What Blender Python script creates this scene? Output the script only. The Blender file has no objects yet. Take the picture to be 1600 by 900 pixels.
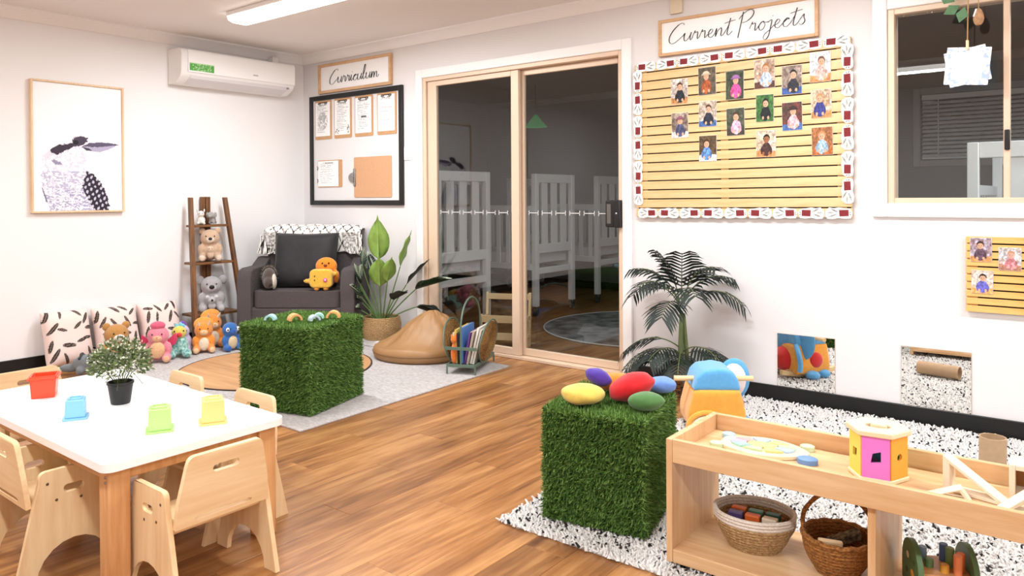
import bpy, math, random
import numpy as np
from mathutils import Vector, Matrix, noise
random.seed(7); NP = np.random.default_rng(7)
SC = bpy.context.scene
COL = SC.collection
PI = math.pi
# ------------------------------------------------------------------ camera
F, YAW, PITCH, ROLL, CX, CY, CAMH = 1172.71, -0.665278, -0.00866772, -0.00618403, 798.64, 317.66, 1.15
fw = Vector((math.sin(YAW)*math.cos(PITCH), math.cos(YAW)*math.cos(PITCH), math.sin(PITCH)))
r0 = Vector((math.cos(YAW), -math.sin(YAW), 0)); u0 = r0.cross(fw)
cr = math.cos(ROLL)*r0 + math.sin(ROLL)*u0; cu = -math.sin(ROLL)*r0 + math.cos(ROLL)*u0
cam = bpy.data.cameras.new('camera'); camo = bpy.data.objects.new('camera', cam); COL.objects.link(camo)
camo.matrix_world = Matrix(((cr.x, cu.x, -fw.x, 0), (cr.y, cu.y, -fw.y, 0), (cr.z, cu.z, -fw.z, CAMH), (0, 0, 0, 1)))
cam.sensor_width = 36; cam.lens = F/1600*36
cam.shift_x = (800-CX)/1600; cam.shift_y = -(450-CY)/1600
cam.clip_start = .02
SC.camera = camo
# ------------------------------------------------------------------ world, exposure, lights
w = bpy.data.worlds.new('world'); SC.world = w; w.use_nodes = True
w.node_tree.nodes['Background'].inputs[0].default_value = (.02, .025, .035, 1)
w.node_tree.nodes['Background'].inputs[1].default_value = 1
SC.view_settings.view_transform = 'Standard'; SC.view_settings.look = 'None'
SC.view_settings.exposure = 0.15; SC.view_settings.gamma = 1; SC.view_settings.use_curve_mapping = False
LAMP_POWER = 40
LAMPS = [(-4.05, 2.93), (-1.45, 2.93), (1.15, 2.93), (-4.05, .2), (-1.45, .2), (1.15, .2)]
CEIL = 2.42
XL, YB, XR, YF, YC = -5.667, 4.19, 2.4, -1.6, 8.0      # left, back, right, front wall, cot room far wall
for i, (x, y) in enumerate(LAMPS):
    l = bpy.data.lights.new('batten_light', 'AREA'); l.shape = 'RECTANGLE'; l.size = 1.2; l.size_y = .17
    l.energy = LAMP_POWER; l.color = (.93, .975, 1)
    o = bpy.data.objects.new('batten_light', l); COL.objects.link(o); o.location = (x, y, CEIL-.075)
COT_FILLS = [(-2.3, 5.25), (.6, 4.5)]  # added fill lamps, placed out of view to brighten the cot room
for x, y in COT_FILLS:
    l = bpy.data.lights.new('cot_room_fill', 'AREA'); l.shape = 'RECTANGLE'; l.size = 1.2; l.size_y = .17; l.energy = 9 if x < 0 else 30; l.color = (.93, .975, 1)
    o = bpy.data.objects.new('cot_room_fill', l); COL.objects.link(o); o.location = (x, y, CEIL-.075)

# ------------------------------------------------------------------ materials
MATS = {}
def nodes(m):
    m.use_nodes = True; nt = m.node_tree
    return nt, nt.nodes['Principled BSDF']
def srgb(c):
    if isinstance(c, str):
        c = c.lstrip('#'); c = [int(c[i:i+2], 16)/255 for i in (0, 2, 4)]
        return tuple(x/12.92 if x <= .04045 else ((x+.055)/1.055)**2.4 for x in c)
    return tuple(c)
def mat(name, color='#888888', rough=.6, var=0, scale=20, bump=0, bscale=None, metal=0, coat=0, stretch=None, c2=None, sheen=0, emit=0, spec=.5, detail=4):
    """procedural material: base colour, noise variation towards c2, noise bump"""
    if name in MATS: return MATS[name]
    m = bpy.data.materials.new(name); nt, b = nodes(m); MATS[name] = m
    c = srgb(color); m.diffuse_color = (*c, 1)
    b.inputs['Base Color'].default_value = (*c, 1); b.inputs['Roughness'].default_value = rough
    b.inputs['Metallic'].default_value = metal; b.inputs['Coat Weight'].default_value = coat
    b.inputs['Sheen Weight'].default_value = sheen; b.inputs['Specular IOR Level'].default_value = spec
    if emit:
        b.inputs['Emission Color'].default_value = (*c, 1); b.inputs['Emission Strength'].default_value = emit
    if var or bump or c2:
        tc = nt.nodes.new('ShaderNodeTexCoord'); mp = nt.nodes.new('ShaderNodeMapping')
        mp.inputs['Scale'].default_value = stretch or (1, 1, 1)
        nt.links.new(tc.outputs['Object'], mp.inputs[0])
        if var or c2:
            n = nt.nodes.new('ShaderNodeTexNoise'); n.inputs['Scale'].default_value = scale; n.inputs['Detail'].default_value = detail
            nt.links.new(mp.outputs[0], n.inputs['Vector'])
            r = nt.nodes.new('ShaderNodeValToRGB'); nt.links.new(n.outputs['Fac'], r.inputs[0])
            d = srgb(c2) if c2 else tuple(x*(1-var) for x in c)
            r.color_ramp.elements[0].position = .35; r.color_ramp.elements[1].position = .65
            r.color_ramp.elements[0].color = (*d, 1); r.color_ramp.elements[1].color = (*c, 1)
            nt.links.new(r.outputs[0], b.inputs['Base Color'])
        if bump:
            n2 = nt.nodes.new('ShaderNodeTexNoise'); n2.inputs['Scale'].default_value = bscale or scale; n2.inputs['Detail'].default_value = 3
            nt.links.new(mp.outputs[0], n2.inputs['Vector'])
            bp = nt.nodes.new('ShaderNodeBump'); bp.inputs['Strength'].default_value = bump; bp.inputs['Distance'].default_value = .01
            nt.links.new(n2.outputs['Fac'], bp.inputs['Height']); nt.links.new(bp.outputs[0], b.inputs['Normal'])
    return m
def wood(name, c1, c2, axis='x', scale=6, rough=.45, rnd=False, c3=None, bump=.05):
    if name in MATS: return MATS[name]
    m = bpy.data.materials.new(name); nt, b = nodes(m); MATS[name] = m
    L = nt.links.new; N = nt.nodes.new
    tc = N('ShaderNodeTexCoord'); mp = N('ShaderNodeMapping')
    s = {'x': (.09, 1, 1), 'y': (1, .09, 1), 'z': (1, 1, .09)}[axis]
    mp.inputs['Scale'].default_value = s; L(tc.outputs['Object'], mp.inputs[0])
    vec = mp.outputs[0]
    if rnd:
        oi = N('ShaderNodeObjectInfo'); mu = N('ShaderNodeVectorMath'); mu.operation = 'SCALE'
        mu.inputs[0].default_value = (37, 91, 53); L(oi.outputs['Random'], mu.inputs['Scale'])
        ad = N('ShaderNodeVectorMath'); L(vec, ad.inputs[0]); L(mu.outputs[0], ad.inputs[1]); vec = ad.outputs[0]
    n1 = N('ShaderNodeTexNoise'); n1.inputs['Scale'].default_value = scale*2.2; n1.inputs['Detail'].default_value = 6; n1.inputs['Roughness'].default_value = .62
    n1.inputs['Distortion'].default_value = .8; L(vec, n1.inputs['Vector'])
    n2 = N('ShaderNodeTexNoise'); n2.inputs['Scale'].default_value = scale*12; n2.inputs['Detail'].default_value = 3; L(vec, n2.inputs['Vector'])
    mx = N('ShaderNodeMath'); mx.operation = 'MULTIPLY_ADD'; mx.inputs[1].default_value = .35; L(n2.outputs['Fac'], mx.inputs[0])
    sc = N('ShaderNodeMath'); sc.operation = 'MULTIPLY'; sc.inputs[1].default_value = .72; L(n1.outputs['Fac'], sc.inputs[0]); L(sc.outputs[0], mx.inputs[2])
    r = N('ShaderNodeValToRGB'); L(mx.outputs[0], r.inputs[0]); e = r.color_ramp.elements
    e[0].position = .38; e[0].color = (*srgb(c1), 1); e[1].position = .66; e[1].color = (*srgb(c2), 1)
    if c3:
        k = e.new(.52); k.color = (*srgb(c3), 1)
    col = r.outputs[0]
    if rnd:
        hs = N('ShaderNodeHueSaturation'); mr = N('ShaderNodeMapRange'); mr.inputs[3].default_value = .78; mr.inputs[4].default_value = 1.15
        L(oi.outputs['Random'], mr.inputs[0]); L(mr.outputs[0], hs.inputs['Value']); L(col, hs.inputs['Color']); col = hs.outputs[0]
    L(col, b.inputs['Base Color']); b.inputs['Roughness'].default_value = rough
    if bump:
        bp = N('ShaderNodeBump'); bp.inputs['Strength'].default_value = bump; bp.inputs['Distance'].default_value = .004
        L(n2.outputs['Fac'], bp.inputs['Height']); L(bp.outputs[0], b.inputs['Normal'])
    return m
def vcol(name, rough=.6, spec=.3, sheen=0):
    """material whose colour is the flat print / tuft colour stored on the mesh"""
    if name in MATS: return MATS[name]
    m = bpy.data.materials.new(name); nt, b = nodes(m); MATS[name] = m
    a = nt.nodes.new('ShaderNodeAttribute'); a.attribute_name = 'col'
    nt.links.new(a.outputs['Color'], b.inputs['Base Color']); b.inputs['Roughness'].default_value = rough
    b.inputs['Specular IOR Level'].default_value = spec; b.inputs['Sheen Weight'].default_value = sheen
    return m
def glass_mat():
    m = bpy.data.materials.new('pane_glass'); m.use_nodes = True; nt = m.node_tree; nt.nodes.clear()
    N = nt.nodes.new; L = nt.links.new
    o = N('ShaderNodeOutputMaterial'); mx = N('ShaderNodeMixShader'); t = N('ShaderNodeBsdfTransparent'); g = N('ShaderNodeBsdfGlossy')
    t.inputs[0].default_value = (.86, .88, .88, 1); g.inputs['Roughness'].default_value = 0
    f = N('ShaderNodeFresnel'); ge = N('ShaderNodeNewGeometry'); mr = N('ShaderNodeMapRange')   # same reflectance on both faces of the pane
    mr.inputs[3].default_value = 1.62; mr.inputs[4].default_value = 1/1.62; L(ge.outputs['Backfacing'], mr.inputs[0]); L(mr.outputs[0], f.inputs['IOR'])
    L(f.outputs[0], mx.inputs[0]); L(t.outputs[0], mx.inputs[1]); L(g.outputs[0], mx.inputs[2]); L(mx.outputs[0], o.inputs[0])
    return m
GLASS = glass_mat()
W_WHITE = mat('wall_paint_white', '#f1efef', .7, bump=.03, scale=300)
W_SHADED = mat('wall_paint_shaded', '#e6e2e2', .7, bump=.03, scale=300)  # back wall: weaker light there put into a greyer base colour
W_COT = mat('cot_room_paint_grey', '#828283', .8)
CEILM = mat('ceiling_paint', '#eee9e6', .8)
TRIMW = mat('trim_white_gloss', '#f6f4f3', .35)
BLACK = mat('black_paint', '#0b0b0c', .4)
ALU = mat('beige_aluminium', '#e3c9b0', .4, metal=.1)
FLOORW = wood('vinyl_plank', '#704522', '#b98653', 'y', 4, .36, True, '#996638')
FLOORD = wood('vinyl_plank_far', '#704522', '#b98653', 'y', 4, .36, False, '#996638')
PLY = wood('birch_plywood', '#dfb787', '#efd3a8', 'z', 5, .45)
PLYX = wood('birch_plywood_flat', '#dfb787', '#efd3a8', 'x', 5, .45)
PLYE = mat('plywood_edge', '#f0d9b4', .5)
PINE = wood('pine_shelf', '#cd9d6c', '#e4c297', 'x', 5, .4)
BEECH = wood('table_beech', '#bd8150', '#dca873', 'z', 5, .4)
BEECHX = wood('table_beech_rail', '#b87c4a', '#d7a26c', 'x', 5, .4)
DARKW = wood('ladder_brown_wood', '#4d3018', '#8a5c34', 'z', 7, .5)
FRAMEW = wood('frame_oak', '#c79a70', '#dcb68d', 'x', 9, .5)
SLAT = wood('bamboo_slat', '#d3ae76', '#e6c896', 'x', 8, .45)
SLAT2 = wood('bamboo_slat_warm', '#dca757', '#efc47c', 'x', 8, .45)
WPLASTIC = mat('white_plastic', '#f3f1f0', .3)
WPAINT = mat('cot_white_paint', '#f2f2f2', .4)
PAPER = mat('paper_white', '#fbfafa', .7)
PRINT = vcol('flat_print', .45)
EYE = mat('toy_eye_black', '#111111', .15)

# ------------------------------------------------------------------ mesh helpers
class MB:
    def __init__(s): s.v = []; s.f = []; s.mi = []
    def add(s, v, f, m=0):
        k = len(s.v); s.v += [tuple(p) for p in v]; s.f += [tuple(i+k for i in q) for q in f]; s.mi += [m]*len(f); return s
    def box(s, x0, y0, z0, x1, y1, z1, m=0):
        v = [(x0, y0, z0), (x1, y0, z0), (x1, y1, z0), (x0, y1, z0), (x0, y0, z1), (x1, y0, z1), (x1, y1, z1), (x0, y1, z1)]
        return s.add(v, [(0, 3, 2, 1), (4, 5, 6, 7), (0, 1, 5, 4), (1, 2, 6, 5), (2, 3, 7, 6), (3, 0, 4, 7)], m)
    def hexa(s, b, t, m=0):           # bottom quad, top quad (counter-clockwise from above)
        return s.add(list(b)+list(t), [(0, 3, 2, 1), (4, 5, 6, 7), (0, 1, 5, 4), (1, 2, 6, 5), (2, 3, 7, 6), (3, 0, 4, 7)], m)
    def tube(s, pts, r, n=8, m=0, closed=False, flat=1.0):
        pts = [Vector(p) for p in pts]; k = len(pts); R = r if isinstance(r, (list, tuple)) else [r]*k
        up = Vector((0, 0, 1)); V = []; prev = None
        for i, p in enumerate(pts):
            a = pts[(i-1) % k] if (closed or i > 0) else p; c = pts[(i+1) % k] if (closed or i < k-1) else p
            t = (c-a); t = t.normalized() if t.length > 1e-9 else Vector((0, 0, 1))
            if prev is None:
                x = t.cross(up); x = x.normalized() if x.length > 1e-3 else Vector((1, 0, 0))
            else:
                x = prev - t*prev.dot(t); x = x.normalized() if x.length > 1e-6 else t.orthogonal().normalized()
            prev = x; y = t.cross(x)
            for j in range(n):
                a_ = 2*PI*j/n; V.append(p + (x*math.cos(a_) + y*math.sin(a_)*flat)*R[i])
        Fc = []
        for i in range(k if closed else k-1):
            for j in range(n):
                a_ = i*n+j; b_ = i*n+(j+1) % n; c_ = ((i+1) % k)*n+(j+1) % n; d_ = ((i+1) % k)*n+j
                Fc.append((a_, b_, c_, d_))
        if not closed: Fc += [tuple(range(n-1, -1, -1)), tuple(range((k-1)*n, k*n))]
        return s.add(V, Fc, m)
    def ell(s, c, r, rot=None, n=14, k=9, m=0, lump=0, seed=0):
        V = []; Fc = []; c = Vector(c); r = (r, r, r) if not isinstance(r, (list, tuple)) else r
        Rm = rot if rot is not None else Matrix.Identity(3)
        def P(th, ph):
            d = Vector((math.sin(th)*math.cos(ph), math.sin(th)*math.sin(ph), math.cos(th)))
            q = 1+lump*noise.noise(d*1.7+Vector((seed*3.1, seed, 0)))
            return c + Rm @ Vector((d.x*r[0]*q, d.y*r[1]*q, d.z*r[2]*q))
        V.append(P(0, 0))
        for i in range(1, k):
            for j in range(n): V.append(P(PI*i/k, 2*PI*j/n))
        V.append(P(PI, 0)); last = len(V)-1
        for j in range(n): Fc.append((0, 1+j, 1+(j+1) % n))
        for i in range(k-2):
            for j in range(n):
                a = 1+i*n+j; b = 1+i*n+(j+1) % n; Fc.append((a, a+n, b+n, b))
        for j in range(n): Fc.append((1+(k-2)*n+j, last, 1+(k-2)*n+(j+1) % n))
        return s.add(V, Fc, m)
    def lathe(s, prof, n=24, m=0, c=(0, 0, 0), sx=1, sy=1, cap=True):
        V = []; Fc = []
        for (r, z) in prof:
            for j in range(n):
                a = 2*PI*j/n; V.append((c[0]+r*math.cos(a)*sx, c[1]+r*math.sin(a)*sy, c[2]+z))
        for i in range(len(prof)-1):
            for j in range(n):
                a = i*n+j; b = i*n+(j+1) % n; Fc.append((a, b, b+n, a+n))
        if cap: Fc += [tuple(range(n-1, -1, -1)), tuple(range((len(prof)-1)*n, len(prof)*n))]
        return s.add(V, Fc, m)
    def prism(s, out, d0, d1, axis='y', m=0, holes=()):
        """extrude a 2D outline; axis = extrusion axis; outline in the two other axes. holes bridged by triangulation"""
        from mathutils.geometry import tessellate_polygon
        loops = [list(out)]+[list(h) for h in holes]
        def P(a, b, d): return {'y': (a, d, b), 'x': (d, a, b), 'z': (a, b, d)}[axis]
        flat = [p for l in loops for p in l]; tri = tessellate_polygon([[Vector((a, b, 0)) for a, b in l] for l in loops])
        k = len(flat); V = [P(a, b, d0) for a, b in flat]+[P(a, b, d1) for a, b in flat]
        Fc = [tuple(t) for t in tri]+[tuple(i+k for i in reversed(t)) for t in tri]; o = 0
        for l in loops:
            n = len(l)
            for i in range(n):
                j = (i+1) % n; Fc.append((o+i, o+j, o+j+k, o+i+k))
            o += n
        return s.add(V, Fc, m)
    def xf(s, M, start=0):
        s.v[start:] = [tuple(M @ Vector(p)) for p in s.v[start:]]; return s
    def obj(s, name, mats, parent=None, bevel=0, smooth=True, angle=40, loc=None, rot=None, seg=2, remesh=0, fixn=True):
        me = bpy.data.meshes.new(name); me.from_pydata(s.v, [], s.f)
        mats = mats if isinstance(mats, (list, tuple)) else [mats]
        for m in mats: me.materials.append(m)
        if len(mats) > 1: me.polygons.foreach_set('material_index', s.mi)
        if fixn:
            import bmesh
            bm = bmesh.new(); bm.from_mesh(me); bmesh.ops.recalc_face_normals(bm, faces=bm.faces); bm.to_mesh(me); bm.free()
        if smooth:
            me.polygons.foreach_set('use_smooth', [True]*len(me.polygons)); me.set_sharp_from_angle(angle=math.radians(angle))
        return link(name, me, parent, bevel, loc, rot, seg, remesh)
def link(name, me, parent=None, bevel=0, loc=None, rot=None, seg=2, remesh=0):
    o = bpy.data.objects.new(name, me); COL.objects.link(o); o.parent = parent
    if loc: o.location = loc
    if rot: o.rotation_euler = rot
    if remesh:
        md = o.modifiers.new('fuse', 'REMESH'); md.mode = 'VOXEL'; md.voxel_size = remesh; md.use_smooth_shade = True
        sm = o.modifiers.new('soft', 'SMOOTH'); sm.iterations = 4; sm.factor = .5
    if bevel:
        md = o.modifiers.new('edge', 'BEVEL'); md.width = bevel; md.segments = seg; md.limit_method = 'ANGLE'; md.angle_limit = math.radians(50)
    return o
def tag(o, label, cat, group=None):
    o['label'] = label; o['category'] = cat
    if group: o['group'] = group
    return o
def thing(name, label, cat, loc=(0, 0, 0), rz=0, group=None):
    o = bpy.data.objects.new(name, None); COL.objects.link(o); o.location = loc; o.rotation_euler = (0, 0, rz); o.empty_display_size = .05
    return tag(o, label, cat, group)
def struct(o): o['kind'] = 'structure'; return o
def sempty(name, loc=(0, 0, 0)):
    o = bpy.data.objects.new(name, None); COL.objects.link(o); o.location = loc; return struct(o)
def stuff(o): o['kind'] = 'stuff'; return o
def dup(root, loc=None, rz=None, label=None, parent=None):
    c = root.copy(); COL.objects.link(c)
    if parent is not None: c.parent = parent
    if loc is not None: c.location = loc
    if rz is not None: c.rotation_euler = (0, 0, rz)
    if label: c['label'] = label
    for ch in list(root.children): dup(ch, parent=c)
    return c
def rotm(x=0, y=0, z=0):
    return (Matrix.Rotation(z, 3, 'Z') @ Matrix.Rotation(y, 3, 'Y') @ Matrix.Rotation(x, 3, 'X'))
def rrect(x0, y0, x1, y1, r, n=5):
    P = []
    for cx, cy, a in ((x1-r, y1-r, 0), (x0+r, y1-r, PI/2), (x0+r, y0+r, PI), (x1-r, y0+r, 1.5*PI)):
        for i in range(n+1): P.append((cx+r*math.cos(a+PI/2*i/n), cy+r*math.sin(a+PI/2*i/n)))
    return P
def smoothpts(p, n=6, closed=False):
    p = [Vector(q) for q in p]; out = []; k = len(p)
    for i in range(k if closed else k-1):
        a = p[(i-1) % k] if closed or i > 0 else p[0]; b = p[i]; c = p[(i+1) % k]; d = p[(i+2) % k] if closed or i < k-2 else p[-1]
        for j in range(n):
            t = j/n
            out.append(.5*((2*b)+(c-a)*t+(2*a-5*b+4*c-d)*t*t+(3*b-a-3*c+d)*t**3))
    if not closed: out.append(p[-1])
    return out
def quick_mesh(name, V, Fq, cols=None, mat_=None, parent=None):
    """numpy verts (n,3), faces (m,k); cols per vertex"""
    me = bpy.data.meshes.new(name); n = len(V); m, k = Fq.shape
    me.vertices.add(n); me.vertices.foreach_set('co', np.asarray(V, np.float32).ravel())
    me.loops.add(m*k); me.loops.foreach_set('vertex_index', Fq.astype(np.int32).ravel())
    me.polygons.add(m); me.polygons.foreach_set('loop_start', np.arange(0, m*k, k, dtype=np.int32))
    me.update(calc_edges=True)
    if cols is not None:
        a = me.color_attributes.new('col', 'FLOAT_COLOR', 'POINT'); c4 = np.ones((n, 4), np.float32); c4[:, :3] = cols
        a.data.foreach_set('color', c4.ravel())
    if mat_: me.materials.append(mat_)
    return link(name, me, parent)
def lin(a): a = np.asarray(a, float); return np.where(a <= .04045, a/12.92, ((a+.055)/1.055)**2.4)
def print_grid(name, w, h, nx, ny, func, parent, y=-.002, cx=0, cz=0, mat_=None, horizontal=False):
    """flat print: grid in local XZ facing -Y, colours from func(u,v) arrays -> (...,3) sRGB"""
    u = np.linspace(0, 1, nx+1); v = np.linspace(0, 1, ny+1); U, Vv = np.meshgrid(u, v)
    c = lin(np.clip(func(U, Vv), 0, 1)).reshape(-1, 3)
    X = cx+(U-.5)*w; Z = cz+(Vv-.5)*h
    P = np.stack([X, np.full_like(X, y), Z], -1).reshape(-1, 3) if not horizontal else np.stack([X, Z, np.full_like(X, y)], -1).reshape(-1, 3)
    i = np.arange(ny)[:, None]*(nx+1)+np.arange(nx)[None, :]; i = i.ravel()
    Fq = np.stack([i, i+1, i+nx+2, i+nx+1], 1)
    return quick_mesh(name, P, Fq, c, mat_ or PRINT, parent)
def inpoly(U, V, poly):
    r = np.zeros(U.shape, bool); n = len(poly)
    for i in range(n):
        x0, y0 = poly[i]; x1, y1 = poly[(i+1) % n]
        if y0 == y1: continue
        c = ((V < y0) != (V < y1)) & (U < (x1-x0)*(V-y0)/(y1-y0)+x0); r ^= c
    return r
def vnoise(U, V, s, seed=0):
    g = np.random.default_rng(seed); n = 64; T = g.random((n, n)); x = (U*s) % (n-1); y = (V*s) % (n-1)
    xi = np.floor(x).astype(int); yi = np.floor(y).astype(int); fx = x-xi; fy = y-yi
    fx = fx*fx*(3-2*fx); fy = fy*fy*(3-2*fy)
    return (T[yi, xi]*(1-fx)+T[yi, xi+1]*fx)*(1-fy)+(T[yi+1, xi]*(1-fx)+T[yi+1, xi+1]*fx)*fy
def hexc(c): c = c.lstrip('#'); return np.array([int(c[i:i+2], 16)/255 for i in (0, 2, 4)])
# ================================================================== STRUCTURE
# ---- floor: slab + planks
fl = struct(MB().box(-6.7, YF-.1, -.06, XR+.1, YB, -.006).obj('floor', FLOORD))
struct(MB().box(-6.7, YB, -.06, XR+.1, YC+.1, -.002).obj('floor_cot_room', FLOORD))
PW, PL = .16, 1.22
def plank_mesh(L):
    b = MB(); g = .0004; c = .0009
    b.hexa([(g, g, -.006), (PW-g, g, -.006), (PW-g, L-g, -.006), (g, L-g, -.006)], [(g, g, -c), (PW-g, g, -c), (PW-g, L-g, -c), (g, L-g, -c)])
    b.hexa([(g, g, -c), (PW-g, g, -c), (PW-g, L-g, -c), (g, L-g, -c)], [(g+c, g+c, 0), (PW-g-c, g+c, 0), (PW-g-c, L-g-c, 0), (g+c, L-g-c, 0)])
    me = bpy.data.meshes.new('plank'); me.from_pydata(b.v, [], b.f); me.materials.append(FLOORW); return me
PLK = {}
x = XL+.01; row = 0
offs = [0, .41, .82, .2, .61, 1.02, .33, .74]
while x < .45:
    y = .35-offs[row % 8]
    while y < YB-.02:
        a = max(y, .35); b_ = min(y+PL, YB-.003); L = round(b_-a, 3)
        if L > .03:
            if L not in PLK: PLK[L] = plank_mesh(L)
            link('plank', PLK[L], fl, loc=(x, a, 0))
        y += PL
    x += PW; row += 1
# ---- walls
T = .1
struct(MB().box(XL-T, YF-T, 0, XL, YB, CEIL).obj('wall_left', W_WHITE))
DX0, DX1, DZ = -4.155, -2.38, 2.08; WX0, WX1, WZ0, WZ1 = -.85, .72, 1.10, 2.09
wb = MB()
def wall_y(b, y0, y1, x0, x1):
    b.box(x0, y0, 0, DX0, y1, CEIL); b.box(DX0, y0, DZ, DX1, y1, CEIL); b.box(DX1, y0, 0, WX0, y1, CEIL)
    b.box(WX0, y0, 0, WX1, y1, WZ0); b.box(WX0, y0, WZ1, WX1, y1, CEIL); b.box(WX1, y0, 0, x1, y1, CEIL)
wall_y(wb, YB, YB+.07, XL-T, XR+T); struct(wb.obj('wall_back', W_SHADED, smooth=False))
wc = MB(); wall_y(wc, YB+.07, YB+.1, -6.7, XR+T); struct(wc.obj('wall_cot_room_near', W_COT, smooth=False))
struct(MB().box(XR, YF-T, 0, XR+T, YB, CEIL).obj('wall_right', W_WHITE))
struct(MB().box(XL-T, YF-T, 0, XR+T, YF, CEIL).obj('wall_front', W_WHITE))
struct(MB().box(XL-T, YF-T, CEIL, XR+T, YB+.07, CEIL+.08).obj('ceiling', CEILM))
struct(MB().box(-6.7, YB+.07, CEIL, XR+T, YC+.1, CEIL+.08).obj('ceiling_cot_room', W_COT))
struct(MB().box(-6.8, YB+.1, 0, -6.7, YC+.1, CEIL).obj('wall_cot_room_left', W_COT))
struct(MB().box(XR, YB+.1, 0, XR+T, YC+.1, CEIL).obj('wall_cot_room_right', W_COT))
# far wall of the cot room with its own window
BX0, BX1, BZ0, BZ1 = -1.34, .45, 1.47, 2.09
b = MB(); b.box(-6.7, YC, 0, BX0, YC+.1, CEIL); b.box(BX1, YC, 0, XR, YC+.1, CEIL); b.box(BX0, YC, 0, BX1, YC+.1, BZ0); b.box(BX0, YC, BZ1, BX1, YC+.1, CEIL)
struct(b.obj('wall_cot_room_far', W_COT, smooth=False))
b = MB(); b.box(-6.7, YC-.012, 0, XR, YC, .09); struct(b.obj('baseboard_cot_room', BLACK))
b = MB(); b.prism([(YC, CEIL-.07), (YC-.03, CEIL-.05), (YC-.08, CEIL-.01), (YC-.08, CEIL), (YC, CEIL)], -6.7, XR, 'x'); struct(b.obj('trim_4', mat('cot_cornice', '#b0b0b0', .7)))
# cornices
def cove(y): return [(y, CEIL-.072), (y-.01, CEIL-.072), (y-.016, CEIL-.056), (y-.035, CEIL-.034), (y-.058, CEIL-.018), (y-.08, CEIL-.012), (y-.08, CEIL), (y, CEIL)]
struct(MB().prism(cove(YB), XL, XR, 'x').obj('trim_1', TRIMW))
b = MB(); b.prism([(-q[0]+YB+XL, q[1]) for q in cove(YB)], YF, YB, 'y'); struct(b.obj('trim_2', TRIMW))
# baseboards
struct(MB().box(XL, YF, 0, XL+.014, YB, .092).obj('baseboard_left', BLACK, bevel=.003))
b = MB().box(XL+.014, YB-.014, 0, -4.225, YB, .092); b.box(-2.312, YB-.014, 0, XR, YB, .092); struct(b.obj('baseboard_back', BLACK, bevel=.003))
# ---- sliding door
door = sempty('door_1', (0, YB, 0))
def frame_rect(b, x0, z0, x1, z1, w, y0, y1, bottom=True, wb_=None):
    b.box(x0, y0, z0, x0+w, y1, z1); b.box(x1-w, y0, z0, x1, y1, z1); b.box(x0+w, y0, z1-w, x1-w, y1, z1)
    if bottom: b.box(x0+w, y0, z0, x1-w, y1, z0+(wb_ or w))
    return b
frame_rect(MB(), -4.222, 0, -2.314, 2.145, .068, -.018, 0, False).obj('architrave', TRIMW, door, bevel=.005)
b = MB(); frame_rect(b, DX0, 0, DX1, DZ, .032, -.004, .095, True, .022); b.obj('frame', ALU, door, bevel=.003)
def panel(name, x0, x1, wl, wr, y, label=None):
    p = MB(); z0, z1 = .024, DZ-.034
    p.box(x0, y, z0, x0+wl, y+.03, z1); p.box(x1-wr, y, z0, x1, y+.03, z1); p.box(x0+wl, y, z0, x1-wr, y+.03, z0+.05); p.box(x0+wl, y, z1-.038, x1-wr, y+.03, z1)
    o = p.obj(name, ALU, door, bevel=.003)
    MB().box(x0+wl-.003, y+.013, z0+.047, x1-wr+.003, y+.017, z1-.035).obj('pane', GLASS, o)
    d = MB(); xx = x0+wl+.03; k = 0                                     # safety dashes printed on the glass
    while xx < x1-wr-.04:
        e = min(xx+.085, x1-wr-.01); d.box(xx, y+.0115, 1.034, e, y+.0128, 1.038); d.box(xx, y+.0115, 1.020, xx+.004, y+.0128, 1.052); d.box(e-.004, y+.0115, 1.020, e, y+.0128, 1.052); xx += .115
    d.obj('safety_marking', mat('white_decal', '#f4f4f4', .6), o)
    return o
panel('sliding_panel', -4.118, -3.227, .092, .068, .012)
rp = panel('fixed_panel', -3.285, -2.412, .075, .035, .052)
b = MB().box(-2.494, -.035, .952, -2.43, .05, 1.123); b.box(-2.43, -.045, .95, -2.384, .02, 1.125); lk = b.obj('lock', BLACK, rp, bevel=.006)
MB().box(-2.482, -.037, .975, -2.452, -.034, 1.10).obj('lock_plate', mat('lock_grey', '#6d6a66', .35, metal=.6), lk)
MB().ell((-2.408, -.046, 1.04), (.007, .004, .007)).obj('lock_cylinder', mat('lock_steel', '#b8b8b8', .3, metal=.8), lk)
# ---- window on the right
win = sempty('window_1', (0, YB, 0))
frame_rect(MB(), -.92, 1.035, .79, 2.155, .07, -.018, 0).obj('architrave', TRIMW, win, bevel=.005)
b = frame_rect(MB(), WX0, WZ0, WX1, WZ1, .032, -.004, .09); b.obj('frame', ALU, win, bevel=.003)
b = MB().box(-.357, .01, WZ0+.03, -.330, .05, WZ1-.03); b.obj('mullion', ALU, win, bevel=.003)
MB().box(-.352, -.006, 1.355, -.330, .012, 1.45).obj('latch', BLACK, win, bevel=.004)
for x0, x1 in ((WX0+.03, -.355), (-.332, WX1-.03)): MB().box(x0, .030, WZ0+.03, x1, .034, WZ1-.03).obj('pane', GLASS, win)
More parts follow.
